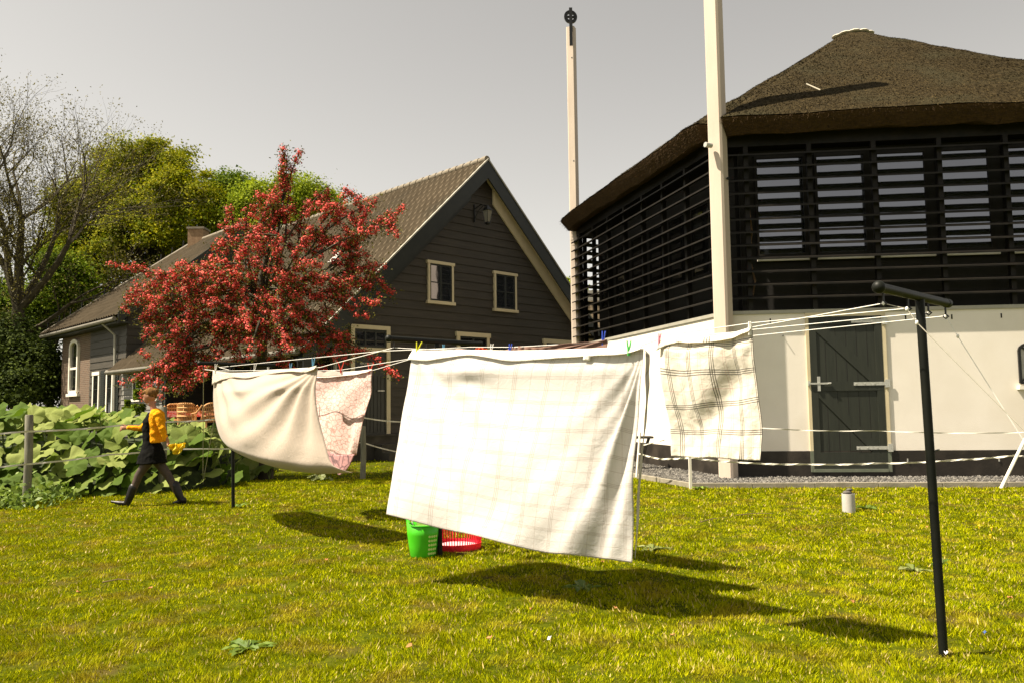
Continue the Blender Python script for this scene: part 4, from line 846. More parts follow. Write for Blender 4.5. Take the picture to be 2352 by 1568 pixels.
for lab, px, py in (('leafy weeds round the left fence post', 85, 1150), ('low leafy weeds at the left edge of the lawn', 20, 1165)):
    p = g(px, py); root = thing('weed', lab, 'weed', (p.x, p.y, 0)); n = 420; cc = np.array([p.x,p.y,.0]) + np.abs(rng.normal(size=(n,3)))*[1,1,.2]*np.sign(rng.normal(size=(n,3)))*[.35,.2,0] + np.array([0,0,1])*np.abs(rng.normal(size=(n,1)))*.16
    put('foliage', np_mesh('w', np_leaves(cc, rng.uniform(.03,.07,n)), 4), M['weed'], root)

# ================================================================== FENCES
def strip(pts, w, m, name, parent, tw=0):
    q = MB(); pts = [Vector(p) for p in pts]; n = 10; full = []
    for a, c in zip(pts[:-1], pts[1:]):
        for i in range(n): full.append(a.lerp(c, i/n) - Vector((0,0,.012*(c-a).length*math.sin(math.pi*i/n))))
    full.append(pts[-1]); v = []
    for i, p in enumerate(full):
        a = tw*math.sin(i*1.7); d = Vector((0, math.sin(a), math.cos(a)))*w/2; e = Vector((0,.0025,0)); v += [p-d-e, p+d-e, p+d+e, p-d+e]
    q.add(v, [(i*4+j, i*4+(j+1)%4, i*4+4+(j+1)%4, i*4+4+j) for i in range(len(full)-1) for j in range(4)]); return q.build(name, m, parent)
Yf = 12.95; lf_ = thing('tape_fence', 'wooden post fence with two tapes in front of the leaf bed', 'fence', tuple(g(60,1155)))
fp0 = g(60,1158); fp1 = at(372,1060,15.0); fp1.z = 0; fp2 = g(833,1099); fpm = at(-260,1150,11.5); fpm.z = 0
for p, ht, r0 in ((fp0,1.44,.062), (fp1,1.55,.07), (fp2,1.1,.06), (fpm,1.4,.06)):
    zt = ht; MB().tube([p+Vector((0,0,-.1)), p+Vector((.015,0,zt*.5)), p+Vector((.0,.0,zt-.015)), p+Vector((0,0,zt))], [r0,r0,r0*.97,r0*.8], 12).build('post', M['wood'], lf_, smooth=True)
o_ = Vector((0,-.07,0))
tA = [at(-200,1003,12.0)+o_, at(60,990,Yf-.07), at(275,976,13.9), at(385,968,15), at(493,962,15.6), at(640,955,16.4), at(833,958,17.0), at(925,968,18.4)]
strip(tA, .03, M['tape'], 'tape', lf_, .5); tB = [at(-200,1085,12.0)+o_, at(60,1065,Yf-.07), at(250,1043,13.7), at(385,1030,15), at(833,1015,17.0), at(920,1038,18.4)]; strip(tB, .028, M['tape'], 'tape', lf_, .5)
rfn = thing('tape_fence', 'electric tape fence on thin white posts before the barn kerb', 'fence', tuple(g(1585,1120)))
pa = g(1585,1122)+Vector((0,-.05,0)); pb = g(1460,1108); pc = g(2299,1121)
MB().fb(Fr(pa, (1,0), (0,-1)), -.022, .022, -.05, .56, -.022, .022).build('post', M['whitep'], rfn)
MB().tube([at(1462,1095,15.4), at(1470,992,15.5)], .022, 8).build('post', M['whitep'], rfn)
MB().tube([pc, at(2352,1012,13.75), at(2395,920,13.75)], .028, 10).build('leaning_stake', M['whitep'], rfn)
strip([at(1466,1040,15.35), at(1515,1053,14.9), at(1585,1050,14.5-.08), at(1700,1061,14.4), at(1850,1065,14.3), at(2010,1063,14.2), at(2200,1055,14.0), at(2330,1045,13.8), at(2500,1052,13.6)], .035, M['tape'], 'tape', rfn, .9)
strip([at(1478,1021,15.4), at(1545,1004,15.0), at(1640,985,14.6), at(1750,982,14.4), at(2010,988,14.2), at(2380,991,13.7), at(2500,991,13.5)], .02, M['tape'], 'tape', rfn, .9)

# pipe with pebbles
pp = g(1950,1175); pi_ = tag(MB().lathe([(.085,-.05), (.085,.25), (.077,.25), (.077,.2)], tuple(pp), 24).build('drain_pipe', M['pvc'], None, smooth=True), 'short grey plastic pipe standing upright in the lawn', 'pipe')
for k, (dx, dz, r) in enumerate(((-.01,.262,.05), (.02,.3,.035))):
    tag(MB().ball((pp.x+dx, pp.y, dz), r, 10, 6, (1.3,1,.6)).build('pebble', M['pebble'], smooth=True), ['flat dark pebble lying on the grey pipe', 'small dark pebble topping the stack on the grey pipe'][k], 'pebble')

# ================================================================== CLOTHES POSTS AND LINES
Rb, Mb_, Lb = g(2168,1505), g(1011,1277), g(536,1167); PERP = Vector((.713,.701,0))
posts = {}
def tpost(key, base, top, label, hl=.6, fo=0.0, rp=.026):
    root = thing('clothes_post', label, 'clothes post', tuple(base), 'clothes posts')
    top = Vector(top); MB().tube([base+Vector((0,0,-.1)), base.lerp(top,.5), top-Vector((0,0,.02))], [rp,rp,rp], 20).build('pole', M['pole'], root, smooth=True)
    a, c = top - PERP*(hl-fo), top + PERP*(hl+fo); MB().tube([a, c], .027, 20).build('crossbar', M['pole'], root, smooth=True)
    MB().ball(a, .036, 16, 10).build('end_cap', M['pole'], root, smooth=True); MB().tube([c-PERP*.03, c+PERP*.012], .0295, 18).build('end_cap', M['pole'], root, smooth=True)
    hk = []
    for i, t in enumerate((.05, .38, .68, .96)):
        p = a.lerp(c, t); h = p - Vector((0,0,.085)); hk.append(h); MB().tube([p-Vector((0,0,.03)), h+Vector((0,0,.012)), h+Vector((.012,-.012,-.004)), h+Vector((.0,.0,-.016)), h+Vector((-.012,.01,0))], .006, 6).build('hook', M['iron'], root)
    posts[key] = hk; return root
Rt = onp(2112, 682, Rb, (PERP.x, PERP.y)); Mt = onp(1004, 784, Mb_, (PERP.x, PERP.y)); Lt = onp(533, 836, Lb, (PERP.x, PERP.y))
tpost('R', Rb, Rt, 'near dark clothes post at the right of the lawn', .56, -.06); tpost('M', Mb_, Mt, 'middle dark clothes post behind the big white sheet', .6); tpost('L', Lb, Lt, 'farthest dark clothes post beside the cream fitted sheet', .6, .1)
MB()
rg = tag(MB().tube([Rb+Vector((.03,-.01,.0)) + (Rt-Rb)*f_ + Vector((math.sin(t)*.02, math.cos(t)*.02, 0)) for f_, t in ((.565,0), (.57,1.5), (.57,3), (.565,4.5))], .005, 6).build('wire_loop', M['iron']), 'thin wire loop halfway up the near right post', 'wire')
def lineplane(sp, i):
    a, c = (posts['R'][i], posts['M'][i]) if sp == 0 else (posts['M'][i], posts['L'][i]); return a, c, (c-a)
def onl(sp, i, px, py):
    a, c, d = lineplane(sp, i); return onp(px, py, a, (d.x, d.y))
def cord(sp, i, pix, label, r=.0032):
    a, c, d = lineplane(sp, i); pts = [a] + [onl(sp, i, x, y) for x, y in pix] + [c]; full = []
    for p, q_ in zip(pts[:-1], pts[1:]):
        for k in range(5): full.append(p.lerp(q_, k/5))
    full.append(c); tag(MB().tube(full, r, 6).build('clothes_line', M['rope'], smooth=True), label, 'clothes line', 'clothes lines strung between the posts')
cord(0,0, [(1727,752), (1690,763), (1513,779), (1460,797), (1200,806), (955,801)], 'nearest clothes line holding the big white sheet and the plaid cloth')
cord(0,1, [(1727,742), (1478,777), (1391,785), (1181,797), (1080,797)], 'second clothes line holding the brown sheet behind the white sheet')
cord(0,2, [(1732,757), (1478,796), (1200,806)], 'third clothes line crossing the barn wall to the near right post')
cord(0,3, [(1732,771), (1478,800), (1200,808)], 'outermost clothes line crossing the barn door to the near right post')
cord(1,0, [(735,843), (600,850), (497,851)], 'near clothes line holding the cream fitted sheet', .004)
cord(1,1, [(877,806), (503,843)], 'taut clothes line running above the cream fitted sheet', .004)
cord(1,2, [(945,823), (784,849), (700,852)], 'clothes line from behind the white sheet to the red peg', .004)
cord(1,3, [(945,824), (856,850), (735,856), (600,852)], 'clothes line holding the pink patterned sheet', .004)
# guys
def guy(pts, label, knots=(), r=.0028, m='oldrope'):
    root = tag(MB().tube(pts, r, 6).build('guy_rope', M[m], smooth=True), label, 'rope')
    for p in knots: MB().ball(p, .009, 8, 6, (1,1,1.5)).build('knot', M['rope'], root)
h0, h3 = posts['R'][0], posts['R'][3]
kn1, kn2 = onp(2083,710,h0,(.701,-.713)), onp(2106,741,h0,(.701,-.713)); an1 = h0 + Vector((.701,-.713,0))*1.75; an1.z = 0
guy([h0, kn1, kn2, an1], 'knotted rope from the near end of the right crossbar to the ground', (kn1, kn2, h0))
MB()
kn3 = onp(2200,772,h3,(.86,-.5)); far3 = onp(2352,1012,h3,(.86,-.5)); an3 = kn3 + (far3-kn3)*(kn3.z/(kn3.z-far3.z)); guy([h3, kn3, an3], 'thin rope from the far end of the right crossbar to the ground', (h3, kn3), .0024, 'rope')
L0 = posts['L'][0]; gl0 = g(466,1118); guy([L0, gl0], 'thin upright rope at the farthest clothes post', (), .005); guy([L0+PERP*.3, g(462,1118)+Vector((.02,0,0))], 'slanting rope tied low beside the farthest clothes post', (), .005)

# ================================================================== LAUNDRY
def resamp(pts, n):
    pts = [Vector(p) for p in pts]
    if len(pts) == 2: return [pts[0].lerp(pts[1], i/n) for i in range(n+1)]
    P_ = [pts[0]*2-pts[1]] + pts + [pts[-1]*2-pts[-2]]; out = []
    for i in range(n+1):
        t = i/n*(len(pts)-1); k = min(int(t), len(pts)-2); f_ = t-k; a, b_, c, d = P_[k:k+4]
        out.append(.5*((2*b_) + (c-a)*f_ + (2*a-5*b_+4*c-d)*f_*f_ + (3*b_-a-3*c+d)*f_**3))
    return out
def cloth(name, T, B, Lf, Rt_, nu, nv, disp, mat, parent=None, label=None, cat=None, thick=.003):
    T, B, Lf, Rt_ = resamp(T, nu), resamp(B, nu), resamp(Lf, nv), resamp(Rt_, nv); v = []; uv = []
    n0 = (T[-1]-T[0]).cross(Lf[-1]-Lf[0]).normalized()
    if n0.dot(EYE-T[0]) < 0: n0 = -n0
    for j in range(nv+1):
        y = j/nv
        for i in range(nu+1):
            x = i/nu; p = T[i]*(1-y) + B[i]*y + Lf[j]*(1-x) + Rt_[j]*x - (T[0]*(1-x)*(1-y) + T[-1]*x*(1-y) + B[0]*(1-x)*y + B[-1]*x*y)
            d = disp(x, y); v.append(p + n0*d[0] + Vector((0,0,d[1] if len(d) > 1 else 0))); uv.append((x, y))
    me = bpy.data.meshes.new(name); fs_ = [(j*(nu+1)+i, j*(nu+1)+i+1, (j+1)*(nu+1)+i+1, (j+1)*(nu+1)+i) for j in range(nv) for i in range(nu)]
    me.from_pydata([tuple(a) for a in v], [], fs_); ul = me.uv_layers.new(name='uv'); 
    for lp in me.loops: ul.data[lp.index].uv = uv[lp.vertex_index]
    o = put(name, me, mat, parent, True); s_ = o.modifiers.new('thickness', 'SOLIDIFY'); s_.thickness = thick; s_.offset = 0
    if label: tag(o, label, cat)
    return o
def N3(x, y, z=0): return noise.noise(Vector((x, y, z)))
def smin(t): return max(0, min(1, t))
m_sheet = cloth_mat('checked_cotton', (.6,.575,.54), (.64,.615,.58), [(0,8.6,.2,(-.05,0,.05),.011,(.3,.24,.19),.42), (1,8.2,.35,(-.055,0,.055),.013,(.3,.24,.19),.42), (0,8.6,.7,(0,),.011,(.35,.28,.22),.35), (1,8.2,.85,(0,),.012,(.35,.28,.22),.4)], wr=.4, wscale=7, trans=.22)
a0, c0, d0 = lineplane(0, 0)
def s0p(x, y): return onl(0, 0, x, y)
TL, TR = s0p(948,806), s0p(1478,801)
BLc = at(888,1180,6.95); BRc = s0p(1452,1291)
ND = Vector((-.713,-.701,0))
def d_sheet(u, v):
    A = .0
    # fan of folds from the top right pin
    th = math.atan2((1-u)*1.25+.001, v*1.0+.02); r = math.hypot((1-u)*1.25, v)
    A += .032*min(1, r*2.2)*math.sin(th*21+1.0)*math.exp(-((th-.35)/.42)**2)*(1-.3*v)
    A += -.085*math.exp(-(((u-.86)*math.cos(.52)+(v-.25)*.5)/.05)**2)*smin(v*4)*smin((1.05-v)*1.6)*.55      # long diagonal fold
    th2 = math.atan2(u*1.25+.001, v+.02); r2 = math.hypot(u*1.25, v); A += .03*min(1, r2*2)*math.sin(th2*17)*math.exp(-((th2-.3)/.5)**2)
    A += .03*math.exp(-((u-.22)/.10)**2-((v-.08)/.10)**2) - .012*math.exp(-((u-.18)/.10)**2-((v-.2)/.05)**2) + .012*math.sin(v*60)*math.exp(-((u-.21)/.06)**2-((v-.15)/.07)**2)
    A += .10*math.sin(math.pi*u)*v*v + .05*math.sin(math.pi*v)*math.sin(math.pi*u*.9)
    A += .018*math.sin(u*7+v*2.2+1)*v + .035*math.sin((u-.45)*15-v*9)*smin((v-.55)*2.2)*math.exp(-((u-.42)/.28)**2)
    A += .022*math.sin(v*17-(u-.5)**2*9)*math.exp(-(v/.22)**2)*smin(u*4)*smin((1-u)*4) + .012*N3(u*5, v*4) + .004*N3(u*16, v*5, 3) + .003*N3(u*30, v*9, 5)*smin((u-.6)*3) + .022*math.sin((u*1.1+v*.35)*30)*math.exp(-((u-.93)/.07)**2)*smin(v*3)
    return (A*smin(v*9+.05), 0)
bigT = [TL, s0p(1080,805), s0p(1210,806), s0p(1340,804), s0p(1430,799), TR]
def mix(a, b_, t): return a.lerp(b_, t)
bigB = [BLc, at(1000,1210,6.8), at(1100,1233,6.6), at(1200,1259,6.35), at(1300,1278,6.1), at(1380,1284,5.95), BRc]
bigL = [TL, at(935,900,7.5), at(917,1010,7.3), at(901,1100,7.1), BLc]; bigR = [TR, s0p(1472,920), s0p(1464,1050), s0p(1458,1180), BRc]
sheet = cloth('hanging_sheet', bigT, bigB, bigL, bigR, 150, 110, d_sheet, m_sheet, None, 'large white checked duvet cover hanging in the middle of the lawn', 'sheet')
def foldband(parent, T, drop, m, amp=.012, fwd=.012, n=90, name='folded_hem', lowpix=None):
    nrm = (T[-1]-T[0]).cross(Vector((0,0,-1))).normalized()
    if nrm.dot(EYE-T[0]) < 0: nrm = -nrm
    Tf = [p + nrm*fwd + Vector((0,0,.006)) for p in T]; Bf = lowpix or [p + nrm*(fwd+.02) - Vector((0,0,drop*(1+.35*math.sin(i*1.9)))) for i, p in enumerate(T)]
    return cloth(name, Tf, Bf, [Tf[0], Bf[0]], [Tf[-1], Bf[-1]], n, 6, lambda u, v: (amp*(math.sin(u*19)+.6*math.sin(u*41+1))*v*.5+.003*N3(u*30,v*3),), m, parent)
lowp = [onl(0,0,x,y)+ND*.035 for x, y in ((943,826), (985,829), (1030,822), (1080,815), (1120,820), (1165,828), (1200,829), (1280,823), (1360,818), (1420,815), (1455,809), (1476,802))]
foldband(sheet, [s0p(x,y) for x, y in ((950,805), (985,806), (1030,806), (1080,806), (1120,806), (1165,807), (1200,806), (1280,805), (1360,803), (1420,800), (1455,798), (1478,795))], .09, cloth_mat('cotton_hem', (.8,.77,.7), (.84,.8,.74), [(0,16,.2,(-.05,0,.05),.012,(.5,.42,.33),.3)], wr=.5), lowpix=lowp)
cloth('care_tag', [s0p(1349,815)+ND*.04, s0p(1365,814)+ND*.04], [s0p(1345,827)+ND*.03, s0p(1361,829)+ND*.03], [s0p(1349,815)+ND*.04, s0p(1345,827)+ND*.03], [s0p(1365,814)+ND*.04, s0p(1361,829)+ND*.03], 3, 3, lambda u, v: (0,), M['paper'], sheet, thick=.001)
# back panel edge of the duvet cover seen at the right side
cloth('back_panel', [s0p(1480,800)-ND*.02, s0p(1484,802)-ND*.05], [s0p(1453,1288)-ND*.02, s0p(1456,1240)-ND*.04], [s0p(1478,803)-ND*.02, s0p(1476,950)-ND*.03, s0p(1462,1100)-ND*.02, s0p(1455,1288)-ND*.02], [s0p(1482,812)-ND*.05, s0p(1480,905)-ND*.05, s0p(1467,1060)-ND*.04, s0p(1456,1240)-ND*.04], 6, 60, lambda u, v: (.006*math.sin(v*30),), cloth_mat('checked_cotton_dark', (.6,.56,.48), (.64,.6,.52), [(1,9,.3,(-.06,0,.06),.014,(.1,.09,.07),.7)]), sheet)
# plaid pillow cover
m_plaid = cloth_mat('bold_plaid_cotton', (.68,.63,.53), (.73,.68,.58),
  [(0,4.45,.055,(-.075,0,.075),.015,(.05,.045,.035),.85), (1,4.25,.16,(-.07,0,.07),.014,(.05,.045,.035),.85), (0,4.45,.555,(-.05,.05),.009,(.45,.25,.22),.5), (1,4.25,.66,(0,),.009,(.5,.22,.2),.5)], wr=.4, wscale=14, trans=.18)
pT = [s0p(1517,779), s0p(1570,783), s0p(1625,775), s0p(1680,768), s0p(1728,757)]; pB = [s0p(1544,1046)+ND*.02, s0p(1600,1050)+ND*.0, s0p(1645,1049)+ND*.05, s0p(1700,1055), s0p(1750,1056)+ND*.03]
pL = [pT[0], s0p(1518,830), s0p(1530,920), s0p(1540,980), pB[0]]; pR = [pT[-1], s0p(1734,830), s0p(1741,900), s0p(1749,980), pB[-1]]
def d_pl(u, v):
    a = .05*math.exp(-(((u-.62)*.8+(v-.5)*.62)/.13)**2)*math.exp(-((v-.5)/.3)**2)*-1.0
    a += .05*math.exp(-((u-.3)/.25)**2-((v-.35)/.3)**2) + .012*math.sin(u*14+v*4)*v + .03*math.exp(-((u-.1)/.06)**2)*math.exp(-(v/.3)**2)
    a += .05*math.exp(-((u-.88)/.1)**2-((v-.2)/.16)**2)
    a += .012*N3(u*4, v*4, 2) + .006*N3(u*14, v*12, 8) + .012*N3(u*22, 0, 3)*smin((v-.85)*6)
    return (a*smin(v*8),)
plaid = cloth('hanging_cloth', pT, pB, pL, pR, 90, 90, d_pl, m_plaid, None, 'cream cloth with bold black check hanging before the barn wall', 'cloth')
lowp = [onl(0,0,x,y)+ND*.03 for x, y in ((1514,806), (1530,797), (1560,786), (1590,788), (1640,785), (1690,777), (1722,762), (1728,757))]
foldband(plaid, [s0p(x,y) for x, y in ((1516,777), (1530,773), (1560,781), (1590,783), (1640,773), (1690,767), (1722,755), (1728,752))], .06, cloth_mat('plaid_hem', (.78,.73,.62), (.82,.77,.66), [(0,4.05,.33,(-.065,0,.065),.014,(.12,.1,.08),.8), (0,4.05,.83,(-.04,.04),.008,(.5,.3,.26),.4)], wr=.5), lowpix=lowp, n=60)
# brown sheet
m_brown = cloth_mat('brown_jersey', (.16,.095,.07), (.2,.12,.09), wr=.5, wscale=12, trans=.1)
def l1(x, y): return onl(0,1,x,y)
NDb = ND
bT = [l1(1160,804), l1(1190,795), l1(1240,797), l1(1300,789), l1(1391,784)]
bB = [p - Vector((0,0,z)) for p, z in zip((l1(1150,812), l1(1190,812), l1(1240,812), l1(1300,812), l1(1396,800)), (.72,.75,.78,.75,.72))]
brown = cloth('hanging_sheet', bT, bB, [bT[0], bB[0]], [bT[-1], l1(1397,800), bB[-1]], 120, 40, lambda u, v: (.018*math.sin(u*75)*math.exp(-((u-.3)/.22)**2)*smin(v*14) + .02*math.sin(v*34+u*3)*smin(u*2-.9)*math.exp(-v*2) + .05*math.sin(u*9)*v,), m_brown, None, 'brown stretch sheet pegged behind the white duvet cover', 'sheet')
# dusty pink sheet on the far line
m_dusty = cloth_mat('dusty_pink_cotton', (.45,.27,.22), (.5,.3,.25), wr=.5)
fT = [onl(0,2,1028,803), onl(0,2,1060,801), onl(0,2,1086,806)]; fB = [p - Vector((0,0,.5)) for p in fT]
cloth('hanging_cloth', fT, fB, [fT[0], fB[0]], [fT[-1], fB[-1]], 30, 12, lambda u, v: (.015*math.sin(u*24),), m_dusty, None, 'dusty pink cloth under a blue peg behind the white sheet', 'cloth')
fT = [onl(0,3,x,y)-Vector((0,0,.05)) for x, y in ((1150,812), (1250,810), (1340,806), (1420,803))]; fB = [p - Vector((0,0,.75)) for p in fT]
cloth('hanging_cloth', fT, fB, [fT[0], fB[0]], [fT[-1], fB[-1]], 40, 16, lambda u, v: (.03*math.sin(u*12)*v,), m_dusty, None, 'cloth on the outermost line mostly hidden behind the white sheet', 'cloth')
rT = [onl(0,2,1093,800), onl(0,2,1104,798), onl(0,2,1117,801)]; rB = [p - Vector((0,0,.085)) for p in rT]
cloth('hanging_cloth', rT, rB, [rT[0], rT[0].lerp(rB[0],.5)-rt*.012, rB[0]], [rT[-1], rT[-1].lerp(rB[-1],.5)+rt*.012, rB[-1]], 20, 10, lambda u, v: (.01*math.sin(u*18+v*5),), cloth_mat('red_cotton', (.55,.07,.02), (.6,.1,.03)), None, 'small red cloth folded over a line behind the white sheet', 'cloth')
# cream fitted sheet
m_cream = cloth_mat('cream_jersey', (.44,.375,.305), (.49,.42,.345), [(0,60,0,(0,),.12,(.6,.5,.38),.15)], wr=.35, wscale=10, trans=.2)
def c0p(x, y): return onl(1,0,x,y)
a1_, c1_, d1_ = lineplane(1, 0); NC = d1_.cross(Vector((0,0,1))).normalized(); NC = NC if NC.dot(-a1_) > 0 else -NC
cT = [c0p(491,851), c0p(560,857), c0p(620,851), c0p(680,848), c0p(730,842)]; cL = [cT[0], c0p(494,930), c0p(503,985), c0p(527,1035)]; cR = [cT[-1], c0p(727,895), c0p(740,976), c0p(754,1034), c0p(764,1066), c0p(780,1087)]
cB = [cL[-1], c0p(570,1050)+NC*.1, c0p(640,1070)+NC*.15, c0p(720,1086)+NC*.1, cR[-1]]
def d_cr(u, v):
    th = math.atan2((1-u)*1.05+.001, v+.02); r = math.hypot((1-u)*1.05, v); A = .034*math.sin(th*19+.6)*smin(r*3)*math.exp(-(max(0,r-.25)/.55)**2)*smin(u*2.2)
    th2 = math.atan2(u*1.05+.001, v+.02); r2 = math.hypot(u*1.05, v); A += .022*math.sin(th2*17+1)*smin(r2*3)*math.exp(-(max(0,r2-.2)/.42)**2)*smin((1-u)*2.0)
    A += .24*math.sin(math.pi*u)**.8*math.sin(math.pi*(v*.8+.1)) + .02*math.sin(v*16-(u-.5)**2*10)*math.exp(-((u-.4)/.3)**2-((v-.14)/.13)**2) + .008*N3(u*6, v*5, 4) - .16*smin((v-.75)*4)**2
    return (A*smin(v*6),)
fit = cloth('hanging_sheet', cT, cB, cL, cR, 130, 80, d_cr, m_cream, None, 'cream fitted sheet billowing on the left clothes line', 'sheet')
lowp = [c0p(x,y)+NC*.04 for x, y in ((494,884), (512,874), (540,866), (575,868), (620,859), (670,853), (705,854), (728,848))]
foldband(fit, [c0p(x,y) for x, y in ((491,850), (512,855), (540,856), (575,855), (620,851), (670,847), (705,846), (730,840))], .08, cloth_mat('elastic_hem', (.6,.52,.42), (.72,.64,.53), wr=1.0, wscale=30), amp=.02, lowpix=lowp)
# pink patterned
m_pink = cloth_mat('pink_patterned_cotton', (.74,.56,.5), (.8,.64,.58), pattern=(15,19,1), pcol=(.5,.24,.19), wr=.6, trans=.2)
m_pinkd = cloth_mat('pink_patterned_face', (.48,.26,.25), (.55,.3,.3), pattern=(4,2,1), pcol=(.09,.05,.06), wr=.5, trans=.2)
def k3(x, y): return onl(1,3,x,y)
NK = NC
kT = [k3(700,858), k3(760,860), k3(810,857), k3(856,850)]; kR = [kT[-1], k3(849,905), k3(839,955), k3(817,1044)]; kL = [kT[0], k3(700,900), k3(708,970), k3(735,1040)]; kB = [kL[-1], k3(795,1046), kR[-1]]
pk = cloth('hanging_sheet', kT, kB, kL, kR, 60, 60, lambda u, v: (.02*math.sin(u*9+v*7)*smin(v*4)+.01*N3(u*5,v*5)+.03*math.sin((u+v*.3)*14)*.4*v,), m_pink, None, 'pale pink patterned sheet hanging right of the cream sheet', 'sheet')
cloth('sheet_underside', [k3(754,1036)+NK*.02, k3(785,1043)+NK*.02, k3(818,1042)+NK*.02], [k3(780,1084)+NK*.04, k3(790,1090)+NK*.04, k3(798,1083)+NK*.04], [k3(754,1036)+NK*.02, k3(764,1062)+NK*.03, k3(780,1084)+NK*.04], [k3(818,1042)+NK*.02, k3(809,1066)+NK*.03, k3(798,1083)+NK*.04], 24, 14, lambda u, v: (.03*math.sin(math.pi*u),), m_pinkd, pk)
lowp = [k3(x,y)+NK*.03 for x, y in ((715,868), (760,866), (810,861), (835,857), (856,850))]
foldband(pk, [k3(x,y) for x, y in ((715,860), (760,858), (810,854), (835,851), (857,848))], .05, cloth_mat('pink_hem', (.78,.7,.64), (.82,.74,.68), wr=.5), lowpix=lowp, n=40)
def k2(x, y): return onl(1,2,x,y)
t2 = [k2(722,852), k2(750,852), k2(787,848)]; b2 = [p - Vector((0,0,.07)) for p in t2]
cloth('hanging_cloth', t2, b2, [t2[0], b2[0]], [t2[-1], b2[-1]], 20, 10, lambda u, v: (.01*math.sin(u*12),), cloth_mat('pale_pink_cotton', (.6,.5,.43), (.65,.54,.47)), None, 'pale cloth pegged behind the pink patterned sheet', 'cloth')

# clothes pegs
def peg(p, colr, label, lean=0.0, open_=.28, h=.075, d=Vector((1,0,0))):
    q = MB(); p = Vector(p)
    for s_ in (-1, 1):
        a = p + Vector((0,0,-.035)); m1 = p + d*(s_*.004) + Vector((0,0,.005)); e = p + d*(s_*h*open_+lean*h) + Vector((0,0,h))
        q.tube([a + d*s_*.005, m1, e], [.007,.0095,.0065], 7, sq=.75)
    q.tube([p+Vector((-.0,-.012,.012)), p+Vector((0,.012,.012))], .007, 8)
    return tag(q.build('clothes_peg', colr, smooth=True), label, 'clothes peg', 'clothes pegs')
mp_ = {k: plastic('peg_'+k, c) for k, c in dict(yellow=(.75,.75,.02), green=(.1,.6,.12), blue=(.04,.09,.55), pink=(.85,.35,.42), red=(.8,.06,.03), white=(.8,.78,.72), sky=(.15,.4,.6)).items()}
peg(s0p(960,806)+ND*.01, mp_['yellow'], 'lime yellow peg at the left top corner of the white duvet cover', .25, .3, .085, rt); peg(s0p(1448,805)+ND*.02, mp_['green'], 'green peg at the right top corner of the white duvet cover', .05, .2, .07, rt)
peg(s0p(1518,786)+ND*.02, mp_['pink'], 'pink peg at the left corner of the black checked cloth', .1, .12, .06, rt); peg(s0p(1724,757)+ND*.01, mp_['white'], 'white and pink peg at the right corner of the black checked cloth', .05, .1, .05, rt)
peg(l1(1385,785), mp_['blue'], 'blue peg at the right corner of the brown sheet', .1, .14, .085, rt); peg(l1(1176,809)+ND*.03, mp_['blue'], 'dark blue peg on the gathered end of the brown sheet', .15, .15, .075, rt)
peg(onl(0,2,1019,802), mp_['sky'], 'light blue peg over the dusty pink cloth', .02, .12, .09, rt); peg(onl(0,2,1128,808), mp_['white'], 'white peg right of the small red cloth', .15, .15, .08, rt)
peg(k3(849,852), mp_['red'], 'red peg at the corner of the pink patterned sheet', .15, .35, .11, rt); peg(k2(783,850), mp_['red'], 'red peg on the line above the pink patterned sheet', .0, .35, .11, rt)
peg(c0p(719,841), mp_['sky'], 'light blue peg at the right corner of the cream sheet', .05, .15, .1, rt); peg(c0p(498,851)+NC*.02, mp_['white'], 'white peg at the left corner of the cream sheet', .1, .15, .1, rt)
peg(onl(1,2,667,850), mp_['sky'], 'light blue peg on the line behind the cream sheet', .05, .15, .1, rt); peg(onl(1,2,584,852), mp_['white'], 'white peg behind the top of the cream sheet left of centre', .15, .15, .12, rt); peg(onl(1,3,615,852), mp_['white'], 'white peg behind the top of the cream sheet at centre', .15, .15, .12, rt)

# ================================================================== BUCKET AND BASKET
bk = g(973,1276); bk.z = 0; bu = thing('bucket', 'green flexible plastic bucket beside the middle clothes post', 'bucket', tuple(bk))
q = MB(); n = 48; prof = [(.125,.0), (.132,.012), (.15,.12), (.163,.22), (.172,.32)]
vv = []
for k, (r, z) in enumerate(prof):
    for j in range(n):
        a = 2*math.pi*j/n; e = abs(math.cos(a-.35)); zz = z + (.055*smin((e-.86)/.14)**1.2 if k == 4 else 0); vv.append((bk.x+r*math.cos(a), bk.y+r*math.sin(a), zz))
q.add(vv, [(i*n+j, i*n+(j+1)%n, (i+1)*n+(j+1)%n, (i+1)*n+j) for i in range(4) for j in range(n)] + [tuple(range(n-1,-1,-1))])
bo = q.build('body', M['green'], bu, smooth=True); s_ = bo.modifiers.new('t', 'SOLIDIFY'); s_.thickness = .006; s_.offset = -1
q = MB(); q.tube([(bk.x+.174*math.cos(2*math.pi*j/n), bk.y+.174*math.sin(2*math.pi*j/n), .32+.055*smin((abs(math.cos(2*math.pi*j/n-.35))-.86)/.14)**1.2) for j in range(n+1)], .006, 6, cap=False); q.build('rim', M['green'], bu, smooth=True)
for s_ in (0, math.pi):
    pts = [(bk.x+.172*math.cos(a), bk.y+.172*math.sin(a), .345+.075*math.sin(t)) for t, a in [(math.pi*i/10, .35+s_+(-.42+.084*i)) for i in range(11)]]; MB().tube(pts, .009, 7).build('handle', M['green'], bu, smooth=True)
q = MB()
for i in range(4):
    for j in range(5): a = -R(62)+i*.17; z = .045+j*.042; r = .133+.12*z+.002; c = Vector((bk.x+r*math.cos(a), bk.y+r*math.sin(a), z)); e = Vector((math.cos(a), math.sin(a), 0)); q.tube([c, c+e*.004], .0125, 10)
q.build('light_hole', M['greenl'], bu)
pb_ = thing('peg_basket', 'pale green peg tray lying inside the green bucket', 'basket', (bk.x, bk.y, .2)); q = MB(); q.box(bk.x-.075, bk.x+.11, bk.y-.06, bk.y+.05, .19, .2)
